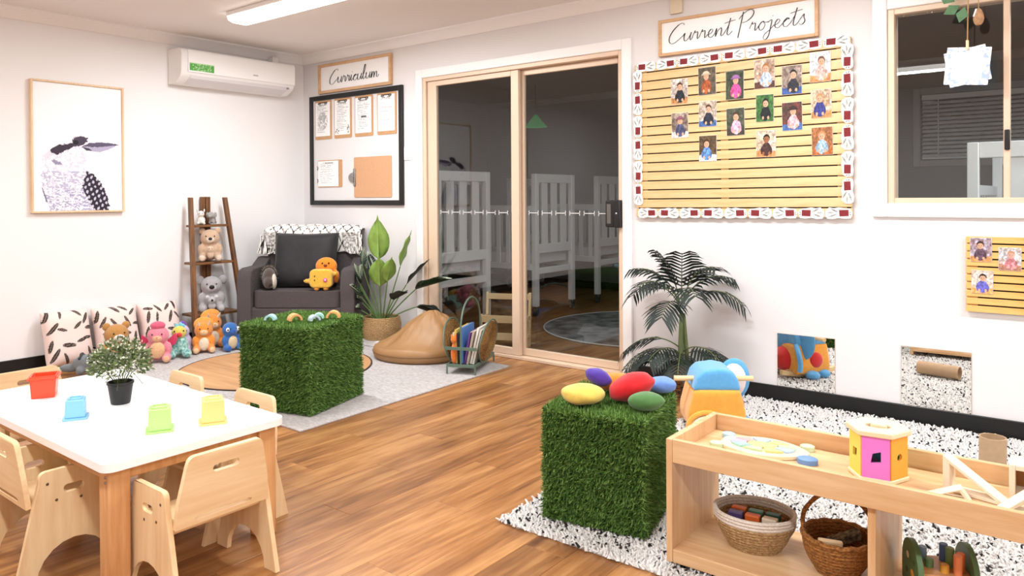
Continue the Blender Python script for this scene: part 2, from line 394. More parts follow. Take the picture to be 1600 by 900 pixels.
# ---- cot room window with venetian blind
w2 = sempty('window_2', (0, YC, 0))
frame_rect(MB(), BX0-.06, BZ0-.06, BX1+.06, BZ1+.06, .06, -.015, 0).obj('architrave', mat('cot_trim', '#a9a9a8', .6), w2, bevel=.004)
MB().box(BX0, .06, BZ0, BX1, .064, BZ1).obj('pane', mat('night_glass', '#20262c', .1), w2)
blind = thing('venetian_blind', 'white venetian blind with open slats in the far window of the cot room', 'blind', (0, YC+.01, 0))
MB().box(BX0+.01, 0, BZ1-.05, BX1-.01, .04, BZ1-.004).obj('head_rail', WPLASTIC, blind)
BL = mat('blind_slat', '#eef2f4', .4)
sl = MB().hexa([(BX0+.015, -.012, -.015), (BX1-.015, -.012, -.015), (BX1-.015, .024, .010), (BX0+.015, .024, .010)], [(BX0+.015, -.013, -.0135), (BX1-.015, -.013, -.0135), (BX1-.015, .023, .0115), (BX0+.015, .023, .0115)])
s0 = sl.obj('slat', BL, blind, loc=(0, 0, BZ1-.08))
for i in range(1, 14):
    c = s0.copy(); COL.objects.link(c); c.location = (0, 0, BZ1-.08-i*.038)
MB().tube([(-1.19, -.016, BZ1-.05), (-1.19, -.016, BZ0+.03)], .004, 6).obj('ladder_cord', BL, blind)
MB().box(BX0+.015, -.005, BZ0+.01, BX1-.015, .025, BZ0+.028).obj('bottom_rail', BL, blind)
# ---- ceiling battens
DIFF = mat('lamp_diffuser', '#fffaf4', .5, emit=5)
for i, (x, y) in enumerate(LAMPS):
    t = thing('ceiling_batten', ['white fluorescent batten on the ceiling near the air conditioner', 'white fluorescent batten on the ceiling near the projects sign', 'white fluorescent batten on the ceiling near the right wall'][i % 3] if i < 3 else ['white fluorescent batten on the ceiling over the play table', 'white fluorescent batten on the ceiling over the open floor', 'white fluorescent batten on the ceiling in the near corner'][i-3], 'ceiling light', (x, y, CEIL), 0, 'ceiling battens')
    MB().box(-.625, -.1, -.03, .625, .1, 0).obj('housing', WPLASTIC, t, bevel=.004)
    MB().prism([(-.095, -.03), (-.085, -.055), (-.05, -.068), (.05, -.068), (.085, -.055), (.095, -.03)], -.62, .62, 'x').obj('diffuser', DIFF, t)
for (x, y), lab in zip(COT_FILLS, ('added dim fill batten, out of view on the cot room ceiling near the sliding door', 'added dim fill batten, out of view on the cot room ceiling above the window cot')):
  t = thing('ceiling_batten', lab, 'ceiling light', (x, y, CEIL), 0)  # invented fitting that houses the added cot room fill
  MB().box(-.625, -.1, -.03, .625, .1, 0).obj('housing', WPLASTIC, t, bevel=.004); MB().prism([(-.095, -.03), (-.05, -.068), (.05, -.068), (.095, -.03)], -.62, .62, 'x').obj('diffuser', mat('fill_diffuser_dim', '#fffaf4', .5, emit=1.5), t)
# small beige sensor box, light switch
o = MB().box(-.04, -.022, 0, .04, 0, .1).obj('wall_sensor', mat('beige_plastic', '#e0d2b8', .4), bevel=.004, loc=(-2.005, YB, 2.245)); tag(o, 'small beige plastic sensor box high on the wall above the projects sign', 'sensor')
t = thing('light_switch', 'white plastic light switch plate beside the door frame', 'switch', (-4.33, YB, 1.50))
MB().box(-.035, -.008, -.055, .035, 0, .055).obj('plate', WPLASTIC, t, bevel=.003); MB().box(-.01, -.012, -.012, .01, -.006, .012).obj('rocker_button', WPLASTIC, t, bevel=.002)
# ================================================================== WALL ITEMS
# ---- kookaburra picture on the left wall (local x runs along +Y, faces +X)
def on_left(name, label, cat, y, z): return thing(name, label, cat, (XL, y, z), PI/2)      # local x -> +Y, local -y -> +X
pic = on_left('framed_print', 'large framed black and white print of a long-beaked bird', 'picture', 2.280, 1.512)
PWD, PHT = .61, .906
frame_rect(MB(), -PWD/2, -PHT/2, PWD/2, PHT/2, .013, -.035, 0).obj('frame', wood('pale_frame_oak', '#d9b48c', '#ecd0ab', 'z', 9, .5), pic, bevel=.002)
MB().box(-PWD/2+.012, -.02, -PHT/2+.012, PWD/2-.012, -.002, PHT/2-.012).obj('backing_board', PAPER, pic)
def bird(U, V):
    # trace in crop pixels: x = 105+530u, top edge 65+45u, bottom edge 825-10u
    X = 105+530*U; yt = 65+45*U; yb = 825-10*U; Y = yb-(yb-yt)*V
    c = np.ones(U.shape+(3,))*np.array([.975, .975, .985])
    n1 = .5*vnoise(U, V, 45, 1)+.5*vnoise(U, V*1.4, 110, 11); n2 = vnoise(U+.3, V, 90, 2); n3 = .45*vnoise(U+V*.35, V*2.4, 34, 3)+.55*vnoise(U+V*.35, V*2.2, 75, 13)
    Xw = X+(n2-.5)*16; Yw = Y+(n1-.5)*16
    def put(mask, col, a=1.0):
        nonlocal c
        m = (mask*a)[..., None]; c = c*(1-m)+np.array(col)*m
    body = inpoly(Xw, Yw, [(155, 520), (200, 470), (300, 440), (420, 450), (425, 500), (400, 560), (440, 610), (470, 700), (480, 840), (200, 840), (160, 720), (150, 600)])
    put(body, (.93, .93, .96)); put(body & (n1 > .60), (.80, .80, .88), .6)
    put(body & (Y > 590) & (n3 > .56), (.66, .64, .77), .7); put(body & (Y > 700) & (n3 > .52), (.60, .58, .72), .55)
    put(inpoly(Xw, Yw, [(160, 500), (235, 445), (330, 410), (330, 390), (400, 380), (425, 410), (400, 440), (330, 450), (240, 470), (170, 540)]), (.86, .85, .9), .8)
    put(inpoly(Xw, Yw, [(205, 460), (260, 435), (330, 425), (360, 440), (310, 462), (240, 495), (212, 485)]), (.22, .17, .24))
    put(inpoly(Xw, Yw, [(325, 405), (375, 382), (420, 392), (420, 415), (390, 440), (340, 448)]), (.28, .23, .31))
    put(((X-352)/16)**2+((Y-422)/13)**2 < 1, (.08, .06, .1))
    put(inpoly(Xw, Yw, [(210, 520), (270, 545), (275, 556), (225, 552)]), (.5, .47, .6), .8)
    put(inpoly(X, Y+(n2-.5)*4, [(430, 425), (500, 420), (570, 424), (618, 434), (560, 446), (470, 448), (385, 446)]), (.36, .33, .43))
    put(inpoly(X, Y+(n2-.5)*3, [(385, 447), (470, 449), (606, 437), (545, 464), (495, 478), (440, 472)]), (.70, .67, .78))
    put(inpoly(X, Y, [(385, 446), (430, 456), (450, 470), (415, 470)]), (.25, .22, .3))
    wing = inpoly(Xw, Yw, [(412, 588), (455, 605), (505, 660), (540, 740), (552, 800), (545, 830), (470, 830), (430, 770), (385, 690)])
    put(wing, (.17, .13, .2)); sp = (np.sin(X*.16+Y*.05)*np.sin(Y*.13-X*.04+n1*2) > .35)
    put(wing & sp, (.85, .84, .9), .9)
    put(inpoly(X, Y, [(150, 680), (158, 690), (188, 778), (175, 765)]), (.4, .37, .48))
    return c
print_grid('print', PWD-.026, PHT-.026, 230, 340, bird, pic, y=-.0215)
# ---- air conditioner
ac = on_left('air_conditioner', 'white split-system air conditioner unit mounted under the ceiling cornice', 'air conditioner', 3.44, 2.035)
prof = [(0, .0), (-.10, .0), (-.185, .045), (-.205, .075), (-.21, .23), (-.195, .255), (-.16, .265), (0, .268)]
b = MB().prism(prof, -.505, .505, 'x'); b.obj('casing', WPLASTIC, ac, bevel=.006)
MB().prism([(-.2105, .082), (-.2155, .085), (-.2165, .235), (-.2, .2565), (-.196, .2535), (-.2105, .23)], -.455, .505, 'x').obj('front_panel', mat('ac_panel', '#fbf9f8', .22), ac)
MB().prism([(-.105, -.004), (-.19, .038), (-.2, .062), (-.192, .062), (-.18, .048), (-.1, .008)], -.43, .44, 'x').obj('louver', mat('ac_louver', '#dedbdd', .35), ac, bevel=.002)
print_grid('energy_sticker', .2, .06, 40, 14, lambda U, V: np.where((((vnoise(U*2, V, 14, 5) > .62) & (U > .1) & (U < .9)) | (V > .92))[..., None], np.array([.72, .86, .66]), np.array([.36, .66, .30])), ac, y=-.2172, cx=-.345, cz=.125)
MB().box(.10, -.2172, .118, .145, -.216, .128).obj('maker_badge', mat('badge_grey', '#b9b7b8', .4), ac)
MB().box(.43, -.206, .045, .45, -.2, .06).obj('indicator', mat('indicator_grey', '#8c8a92', .3), ac)
o = MB().box(-.03, -.075, 0, .03, 0, .062).obj('pipe_cover', WPLASTIC, ac, bevel=.004, loc=(.41, 0, .268))
# ---- black framed notice board with clipboards (back wall)
def on_back(name, label, cat, x, z, group=None, rot=0):
    t = thing(name, label, cat, (x, YB, z), 0, group); t.rotation_euler = (0, rot, 0); return t
nb = on_back('notice_board', 'pale notice board in a thick black frame beside the corner', 'notice board', -4.96, 1.568)
frame_rect(MB(), -.592, -.48, .592, .48, .04, -.025, 0).obj('frame', BLACK, nb, bevel=.003)
MB().box(-.56, -.008, -.45, .56, -.001, .45).obj('panel', mat('notice_panel', '#e9e6e6', .6), nb)
CLIPB = mat('clipboard_board', '#cfa072', .6, var=.1, scale=60); CLIPM = mat('clip_bronze', '#4b4038', .35, metal=.7)
def lines(seed, rows=18, head=True, blob=None):
    g = np.random.default_rng(seed)
    def f(U, V):
        c = np.ones(U.shape+(3,))*.985
        for i in range(rows):
            v0 = .88-.8*i/rows; a = .1+.05*g.random(); e = .55+.35*g.random()
            k = (abs(V-v0) < .010) & (U > a) & (U < e) & (vnoise(U, V, 45, seed+i) > .35); c[k] = .72
        if head: c[(abs(V-.92) < .02) & (U > .25) & (U < .75) & (vnoise(U, V, 40, seed) > .3)] = .5
        if blob == 'tree': c[(((U-.5)/.33)**2+((V-.45)/.26)**2 < 1) & (vnoise(U, V, 22, 9) > .45)] = .72
        if blob == 'corner': c[((((U-.15)/.13)**2+((V-.1)/.08)**2 < 1) | (((U-.88)/.08)**2+((V-.16)/.12)**2 < 1)) & (vnoise(U, V, 30, 9) > .4)] = .5
        if blob == 'bar': c[(abs(V-.46) < .02) & (U > .35) & (U < .7)] = .35
        return c
    return f
NBG = 'clipboards on the notice board'
for i, (x, lab, bl) in enumerate(((-5.37, 'portrait clipboard holding a sheet with a tree-like drawing, nearest the corner', 'tree'), (-5.105, 'portrait clipboard holding a sheet with small pictures in its lower corners', 'corner'),
                                 (-4.835, 'portrait clipboard holding a printed list with one dark bar', 'bar'), (-4.555, 'portrait clipboard holding an almost blank sheet, nearest the door', None))):
    t = on_back('clipboard', lab, 'clipboard', x, 1.834, NBG); t.location.y = YB-.009
    MB().prism(rrect(-.113, -.17, .113, .17, .012), -.005, 0, 'y').obj('board', CLIPB, t)
    print_grid('sheet', .2, .296, 60, 90, lines(20+i, 16 if bl != None else 7, True, bl), t, y=-.0062, cx=-.004, cz=.006)
    for s in (-.045, .045): MB().tube([(s-.014, -.010, .148), (s-.012, -.013, .140), (s, -.013, .137), (s+.012, -.013, .140), (s+.014, -.010, .148)], .003, 6).obj('clip_prong', CLIPM, t)
    MB().box(-.06, -.010, .147, .06, -.005, .155).obj('clip_bar', CLIPM, t, bevel=.002)
t = on_back('clipboard', 'small landscape clipboard holding a printed page on the notice board', 'clipboard', -5.287, 1.362, NBG); t.location.y = YB-.009
MB().prism(rrect(-.165, -.118, .165, .118, .012), -.005, 0, 'y').obj('board', CLIPB, t)
print_grid('sheet', .28, .222, 70, 56, lines(33, 12), t, y=-.0062, cx=-.02)
for s in (-.06, .05): MB().tube([(-.165, -.010, s-.014), (-.155, -.013, s-.010), (-.152, -.013, s), (-.155, -.013, s+.010), (-.165, -.010, s+.014)], .003, 6).obj('clip_prong', CLIPM, t)
t = on_back('clipboard', 'large empty brown clipboard with a steel side clip on the notice board', 'clipboard', -4.733, 1.322, NBG); t.location.y = YB-.009
MB().prism(rrect(-.23, -.169, .23, .169, .012), -.006, 0, 'y').obj('board', mat('masonite', '#d8a57c', .55, var=.06, scale=90), t)
STEEL = mat('steel_clip', '#9a9794', .3, metal=.85)
MB().box(-.232, -.016, -.075, -.205, -.006, .075).obj('clip_plate', STEEL, t, bevel=.004)
MB().prism([(-.27, -.03), (-.285, -.012), (-.285, .012), (-.27, .03), (-.225, .045), (-.225, -.045)], -.022, -.014, 'y').obj('clip_lever', STEEL, t, bevel=.003)
# ---- lettered signs
GLY = {  # cursive strokes on a baseline 0, x-height 1; each glyph: advance, list of strokes
 'C': (1.75, [[(1.65, 2.05), (1.5, 2.3), (1.1, 2.2), (.55, 1.6), (.2, .8), (.25, .15), (.6, -.15), (1.1, .1), (1.6, .6), (1.8, .75)]]),
 'P': (1.25, [[(.35, 2.5), (.3, 1.3), (.2, -.55)], [(.0, 1.7), (.4, 2.3), (1.0, 2.65), (1.4, 2.4), (1.35, 1.85), (.9, 1.35), (.4, 1.2)]]),
 'u': (1.05, [[(.0, .75), (.15, 1.0), (.12, .4), (.25, .02), (.5, .1), (.75, .6), (.85, 1.0), (.8, .4), (.9, .03), (1.1, .35)]]),
 'r': (.8, [[(.0, .35), (.2, 1.1), (.22, .85), (.5, .95), (.55, .5), (.6, .05), (.85, .4)]]),
 'e': (.8, [[(.0, .35), (.4, .5), (.55, .85), (.35, 1.0), (.15, .65), (.2, .15), (.5, .0), (.85, .4)]]),
 'n': (1.05, [[(.0, .35), (.15, 1.0), (.15, .0), (.3, .65), (.6, 1.0), (.7, .7), (.7, .1), (.85, .02), (1.1, .4)]]),
 'm': (1.5, [[(.0, .35), (.15, 1.0), (.15, .0), (.3, .7), (.5, .95), (.6, .6), (.6, .0), (.75, .7), (.98, .95), (1.08, .6), (1.1, .1), (1.3, .05), (1.5, .4)]]),
 't': (.75, [[(.0, .35), (.3, 1.1), (.42, 2.0), (.32, .9), (.3, .15), (.5, .0), (.8, .4)], [(-.15, 1.45), (.4, 1.6), (.95, 1.7)]]),
 'o': (.95, [[(.0, .35), (.3, .95), (.55, 1.0), (.3, .9), (.12, .45), (.3, .0), (.6, .15), (.7, .6), (.5, .95), (.7, .85), (1.0, .9)]]),
 'j': (.6, [[(.0, .8), (.35, 1.05), (.35, .2), (.3, -.7), (.1, -1.15), (-.2, -1.0), (-.1, -.5), (.3, -.1), (.65, .4)], [(.38, 1.45), (.42, 1.52)]]),
 'c': (.8, [[(.0, .35), (.55, .95), (.6, .8), (.45, 1.0), (.15, .6), (.2, .12), (.5, .0), (.85, .4)]]),
 's': (.7, [[(.0, .35), (.4, 1.15), (.45, .8), (.6, .35), (.4, .0), (.1, .1)]]),
 'i': (.5, [[(.0, .35), (.15, 1.0), (.13, .3), (.25, .02), (.5, .35)], [(.2, 1.4), (.23, 1.48)]]),
 'l': (.6, [[(.0, .35), (.35, 1.3), (.42, 2.2), (.28, 2.2), (.15, 1.2), (.15, .25), (.3, .0), (.6, .35)]]),
 ' ': (.55, [])}
INK = mat('ink_black', '#1a1818', .6)
def lettering(text, x0, x1, z0, h, y, parent, thick):
    wid = sum(GLY[c][0] for c in text); sx = (x1-x0)/wid; x = 0
    b = MB(); sl = .18
    for ch in text:
        adv, strokes = GLY[ch]
        for st in strokes:
            p = smoothpts([((x+a)*sx+x0+bb*h*sl, y, z0+bb*h) for a, bb in st], 6)
            n = len(p); R = []
            for i in range(n):
                d = (p[min(i+1, n-1)]-p[max(i-1, 0)]); R.append(thick*(1.25 if d.z < -abs(d.x)*.6 else .72))
            b.tube(p, R, 6, flat=.25)
        x += adv
    return b.obj('lettering', INK, parent)
sg = on_back('curriculum_sign', 'small wood framed white sign with black script reading Curriculum', 'sign', -4.955, 2.190)
frame_rect(MB(), -.464, -.127, .464, .127, .024, -.03, 0).obj('frame', FRAMEW, sg, bevel=.002)
MB().box(-.445, -.015, -.108, .445, -.002, .108).obj('panel', PAPER, sg)
lettering('Curriculum', -.33, .31, -.05, .052, -.0165, sg, .005)
sg = on_back('projects_sign', 'wide wood framed white sign with black script reading Current Projects', 'sign', -1.650, 2.107)
frame_rect(MB(), -.468, -.110, .468, .110, .018, -.028, 0).obj('frame', FRAMEW, sg, bevel=.002)
MB().box(-.452, -.015, -.095, .452, -.002, .095).obj('panel', PAPER, sg)
lettering('Current Projects', -.415, .40, -.034, .047, -.0165, sg, .0062)
# ---- slatted boards with photographs
def photo_paint(seed, bg, bg2, cloth, hair='#4a3020', skin='#e3b293', hat=None, hy=.68, low=None):
    bg, bg2, cloth, hair, skin = map(hexc, (bg, bg2, cloth, hair, skin)); low_ = hexc(low) if low else None; hat_ = hexc(hat) if hat else None
    g = np.random.default_rng(seed); hx = .5+(g.random()-.5)*.16
    def f(U, V):
        n = vnoise(U, V, 7, seed)[..., None]; m = vnoise(U, V, 17, seed+1)[..., None]
        c = bg*n+bg2*(1-n); c = c*(.75+.5*m)
        if low_ is not None:
            k = V+(n[..., 0]-.5)*.08 < .24; c[k] = (low_*(.8+.4*m))[k]
        sh = (n[..., 0]-.5)*.08
        k = (((U-hx+sh)/.25)**2+((V-.30)/.27)**2 < 1); c[k] = (cloth*(.7+.6*m))[k]
        for s in (-1, 1):
            k = (((U-hx-s*.21)/.09)**2+((V-.25)/.15)**2 < 1); c[k] = (cloth*(.65+.5*m))[k]
            k = (((U-hx-s*.15)/.06)**2+((V-.14)/.06)**2 < 1); c[k] = skin*.95
        k = (((U-hx)/.175)**2+((V-hy-.03)/.155)**2 < 1); c[k] = hair
        k = (((U-hx)/.15)**2+((V-hy+.02)/.125)**2 < 1); c[k] = skin*(.93+.1*(U[k]-hx)[:, None]*4)
        for s in (-1, 1): c[((U-hx-s*.055)/.022)**2+((V-hy)/.016)**2 < 1] = (.18, .12, .1)
        c[((U-hx)/.05)**2+((V-hy+.075)/.014)**2 < 1] = (.66, .33, .3)
        if hat_ is not None:
            c[(((U-hx)/.20)**2+((V-hy-.09)/.10)**2 < 1) & (V > hy+.05)] = hat_; c[(abs(V-hy-.06) < .025) & (abs(U-hx) < .27)] = hat_*.85
        return c
    return f
PH = [((-2.036,1.849,-1.927,1.701), 'baby in dark clothes sitting on a wooden floor', dict(bg='#d8cfc8', bg2='#a99a90', cloth='#2a2c33', low='#b98350')),
 ((-1.860,1.900,-1.752,1.739), 'child in a rust top and hat', dict(bg='#4a4a40', bg2='#6b5a4a', cloth='#a2552f', hat='#d8c2a8')),
 ((-1.693,1.860,-1.587,1.698), 'child in a bright pink top and purple hat', dict(bg='#2d3527', bg2='#4c523c', cloth='#e0549a', hat='#a06aa8')),
 ((-1.527,1.906,-1.412,1.745), 'fair baby in pale blue behind a table', dict(bg='#d5c5b8', bg2='#8f6a50', cloth='#b9c9e6', hair='#a66a3a', low='#5a3626')),
 ((-1.374,1.855,-1.266,1.699), 'child in a black hood and blue trousers', dict(bg='#6f5a50', bg2='#b7a79c', cloth='#2b2b34', hair='#15151a', low='#3f5a9a')),
 ((-1.225,1.911,-1.117,1.751), 'baby in pale pink leaning on a wooden table', dict(bg='#c9d0dc', bg2='#e2ded8', cloth='#e6b8ae', hair='#6a4630', low='#d08a52')),
 ((-2.033,1.647,-1.925,1.497), 'baby in a beanie with a white toy', dict(bg='#5a4a40', bg2='#c9b8a8', cloth='#4b4f70', hat='#8d5a6a', low='#d8d2cc')),
 ((-1.858,1.703,-1.749,1.553), 'child in a dark jacket bending forward', dict(bg='#e0d6cc', bg2='#94806c', cloth='#2f3340', low='#49699e')),
 ((-1.689,1.648,-1.583,1.492), 'child in pale pink sitting on grass', dict(bg='#33402c', bg2='#5a5a4c', cloth='#ecaac4', low='#3d3c34')),
 ((-1.518,1.710,-1.418,1.559), 'child in black clothes against green leaves', dict(bg='#4f7a3c', bg2='#2f5a30', cloth='#1f2226', hair='#15120f')),
 ((-1.373,1.656,-1.265,1.502), 'child in a pink coat and dark hat', dict(bg='#7a3c34', bg2='#4a4038', cloth='#e8b4bc', hat='#3a2c2c', low='#4e6ea6')),
 ((-1.219,1.712,-1.114,1.560), 'child in a navy shirt standing by a chair', dict(bg='#e2d2c2', bg2='#b08c6c', cloth='#3a3f86', hair='#b68a5a', low='#c08a55')),
 ((-1.857,1.501,-1.749,1.351), 'child in a blue top reading a book', dict(bg='#4a3a2c', bg2='#6a563c', cloth='#5d88c8', low='#e2e2e6')),
 ((-1.517,1.510,-1.407,1.362), 'child in a dark patterned top with one arm up', dict(bg='#d9d0c6', bg2='#b89a80', cloth='#4a3230', hair='#1c1412', skin='#a06a48', low='#c98a55')),
 ((-1.216,1.511,-1.108,1.362), 'laughing baby in light blue on a wooden floor', dict(bg='#8a5a3c', bg2='#b9794a', cloth='#9dbad2', hair='#c08a5a', low='#b86a3a'))]
PH2 = [((-.487,.942,-.399,.829), 'child behind a large brown bowl', dict(bg='#c9c2d8', bg2='#7a5a5a', cloth='#5f4a58', hair='#3a2a24', low='#d8965a')),
 ((-.373,.900,-.284,.793), 'baby in pink with a basket', dict(bg='#d8dce4', bg2='#b8a49c', cloth='#d98a90', hair='#c08a6a', skin='#e8b0a0', low='#b0806a')),
 ((-.482,.788,-.394,.678), 'dark-haired child in purple at a table', dict(bg='#e2dcd6', bg2='#c2a08a', cloth='#6a68c0', hair='#2a1a16', low='#e0a868'))]
def slat_board(name, label, cx, cz, w, h, n, rot, m, gapx):
    t = on_back(name, label, 'display board', cx, cz, None, rot)
    MB().box(-w/2+.01, -.008, -h/2+.01, w/2-.01, -.001, h/2-.01).obj('backing_panel', mat('board_black', '#0d0c0b', .8), t)
    p = h/n; me = None
    for i in range(n):
        if me is None:
            o = MB().box(-w/2, -.024, .0035, w/2, -.010, p-.0035).obj('slat', m, t, bevel=.0015); me = o.data
        else:
            o = link('slat', me, t, .0015)
        o.location = (0, 0, -h/2+i*p)
    for x in gapx: MB().box(x-.022, -.012, -h/2+.006, x+.022, -.008, h/2-.006).obj('batten', m, t)
    return t
slat_board('slatted_board', 'large bamboo slatted board with photographs and a red flower paper border', -1.648, 1.497, 1.262, .948, 17, -.0065, SLAT, (-.58, -.06, .58))
slat_board('slatted_board', 'small bamboo slatted board with three photographs low on the wall', -.19, .768, .63, .365, 10, 0, SLAT2, (-.29, -.02, .2))
for lst, gname in ((PH, 'photographs on the large board'), (PH2, 'photographs on the small board')):
    for i, ((a, b_, c, d), lab, kw) in enumerate(lst):
        t = on_back('photo_print', 'printed photograph of '+lab, 'photograph', (a+c)/2, (b_+d)/2, gname, random.uniform(-.02, .02)); t.location.y = YB-.0262
        print_grid('photo_print', 1, 1, 1, 1, lambda U, V: np.ones(U.shape+(3,)), t) if 0 else None
        MB().box((a-c)/2, -.0008, (d-b_)/2, (c-a)/2, 0, (b_-d)/2).obj('paper', PAPER, t)
        print_grid('picture', (c-a)-.002, (b_-d)-.002, 48, 66, photo_paint(100+i+len(lst), **kw), t, y=-.0014)
# paper flower border
REDF = mat('bottlebrush_red', '#8e2a30', .8, var=.4, scale=220); GREYL = mat('leaf_print_grey', '#77776f', .8, c2='#b9b9b2', scale=160)
def border_piece(flip):
    b = MB(); s = -1 if flip else 1
    out = [(-.068, -.012), (-.06, -.022), (-.03, -.024), (0, -.02), (.03, -.026), (.058, -.024), (.07, -.012), (.068, .008), (.05, .024), (.025, .02), (0, .024), (-.03, .02), (-.056, .018), (-.07, .004)]
    b.prism([(x*s*.965, z*1.25) for x, z in out], -.0012, 0, 'y', 0)
    def card(poly, m, y=-.0020): b.prism([(x*s, z) for x, z in poly], y, -.0011, 'y', m)
    card([(-.05, -.016), (-.004, -.018), (-.002, .016), (-.049, .017)], 1)
    for (x0, z0, a, L, wd) in ((.0, .002, .5, .05, .010), (.005, -.004, -.35, .052, .010), (.022, .0, .08, .04, .008), (-.05, 0, 2.7, .016, .006), (-.05, -.004, 3.6, .016, .006)):
        ca, sa = math.cos(a), math.sin(a); P = []
        for t_, k in ((0, 0), (.3, .8), (.6, 1), (1, 0), (.6, -1), (.3, -.8)): P.append((x0+t_*L*ca-k*wd*.5*sa, z0+t_*L*sa+k*wd*.5*ca))
        card(P, 2, -.0018)
    return b.obj('paper_cutout', [PAPER, REDF, GREYL], None)
bp0 = None
def put_border(x, z, rot, k):
    global bp0
    o = border_piece(k % 2 == 1) if bp0 is None or len(bp0) < 2 else bp0[k % 2].copy()
    if bp0 is None: bp0 = []
    if len(bp0) < 2: bp0.append(o)
    else: COL.objects.link(o)
    o.location = (x, YB-.0262, z); o.rotation_euler = (0, -rot-.0065, 0)
    return o
def lift(o): o.location.y -= .0024; return o
k = 0
LB = {'top': 'red flower paper cutout along the top edge of the large board', 'bot': 'red flower paper cutout along the bottom edge of the large board',
      'lef': 'red flower paper cutout along the board edge nearest the sliding door', 'rig': 'red flower paper cutout along the board edge nearest the window'}
for i in range(9):
    f_ = i/8; x = -2.205+f_*1.115; tag(put_border(x, 1.948+f_*.010, .0, k), LB['top'], 'decoration', 'paper cutouts on the top edge'); k += 1
for i in range(9):
    f_ = i/8; x = -2.195+f_*1.115; tag(put_border(x, 1.046+f_*.008, .0, k), LB['bot'], 'decoration', 'paper cutouts on the bottom edge'); k += 1
for i in range(6):
    f_ = i/5; tag(lift(put_border(-2.262+f_*0.003, 1.86-f_*.70, PI/2, k)), LB['lef'], 'decoration', 'paper cutouts on the edge nearest the door'); k += 1
for i in range(6):
    f_ = i/5; tag(lift(put_border(-1.036, 1.87-f_*.70, PI/2, k)), LB['rig'], 'decoration', 'paper cutouts on the edge nearest the window'); k += 1
# ---- acrylic mirrors
MIR = mat('mirror_acrylic', '#f2efec', .01, metal=1)
for x, z, lab in ((-1.258, .236, 'square frameless mirror low on the wall next to the palm'), (-.637, .238, 'square frameless mirror low on the wall under the small board')):
    t = on_back('wall_mirror', lab, 'mirror', x, z, 'low wall mirrors')
    MB().box(-.153, -.004, -.148, .153, -.0005, .150).obj('backing', mat('mirror_edge', '#c9b6a2', .5), t)
    MB().box(-.151, -.0055, -.146, .151, -.004, .148).obj('mirror_face', MIR, t)
# ---- hanging card and gum nut in front of the window
t = thing('hanging_card', 'white picture cards pegged to a string hanging in front of the window', 'card', (-.49, 4.10, 1.75))
JUTE = mat('jute', '#b79468', .9)
MB().tube([(.0, 0, CEIL-1.75), (.004, 0, .35), (.0, 0, .1)], .003, 6).obj('string', JUTE, t)
def cardpaint(U, V):
    c = np.ones(U.shape+(3,))*.985; n = vnoise(U, V, 16, 4)
    m = (np.maximum(abs(U-.5)*1.05, abs(V-.5)) > .36) & (n > .62); c[m] = (.70, .78, .92); return c
for a, s in ((-.10, 1), (.16, .95)):
    o = print_grid('card', .18*s, .175*s, 40, 40, cardpaint, t, y=-.003 if s == 1 else -.0005); o.rotation_euler = (0, a*-1, 0)
    o2 = MB().box(-.09*s, 0, -.0875*s, .09*s, .0015, .0875*s).obj('card_back', PAPER, t); o2.rotation_euler = (0, a*-1, 0); o2.location = (0, -.0025 if s == 1 else 0, 0)
MB().box(-.005, -.012, .075, .006, .006, .12).obj('peg', PLYE, t, bevel=.001)
LEAFG = mat('gum_leaf', '#5d8a5f', .6, var=.3, scale=30)
for i, (dx, dz, a) in enumerate(((-.05, .31, 2.6), (-.03, .29, 3.6), (-.01, .28, 4.4), (-.045, .33, 2.0))):
    P = [(dx+.075*math.cos(a)*q+k_*.028*math.sin(a), k_*.004, dz+.075*math.sin(a)*q-k_*.028*math.cos(a)) for q, k_ in ((0, 0), (.5, 1), (1, 0), (.5, -1))]
    b = MB().add(P+[(p[0], p[1]+.001, p[2]) for p in P], [(0, 1, 2, 3), (7, 6, 5, 4), (0, 4, 5, 1), (1, 5, 6, 2), (2, 6, 7, 3), (3, 7, 4, 0)]); b.obj('leaf', LEAFG, t)
t = thing('hanging_seed_pod', 'brown seed pod on a short string hanging in the window', 'seed pod', (-.445, 4.10, 1.965))
b = MB().lathe([(.003, .05), (.012, .042), (.02, .02), (.023, 0), (.019, -.018), (.012, -.028), (.010, -.024)], 14); b.obj('pod', mat('pod_brown', '#c79a72', .8, var=.3, scale=60), t)
MB().tube([(0, 0, CEIL-1.965), (0, 0, .04)], .002, 6).obj('string', JUTE, t); MB().tube([(-.008, -.012, .045), (-.018, -.016, .01)], .004, 6).obj('tag', PAPER, t)
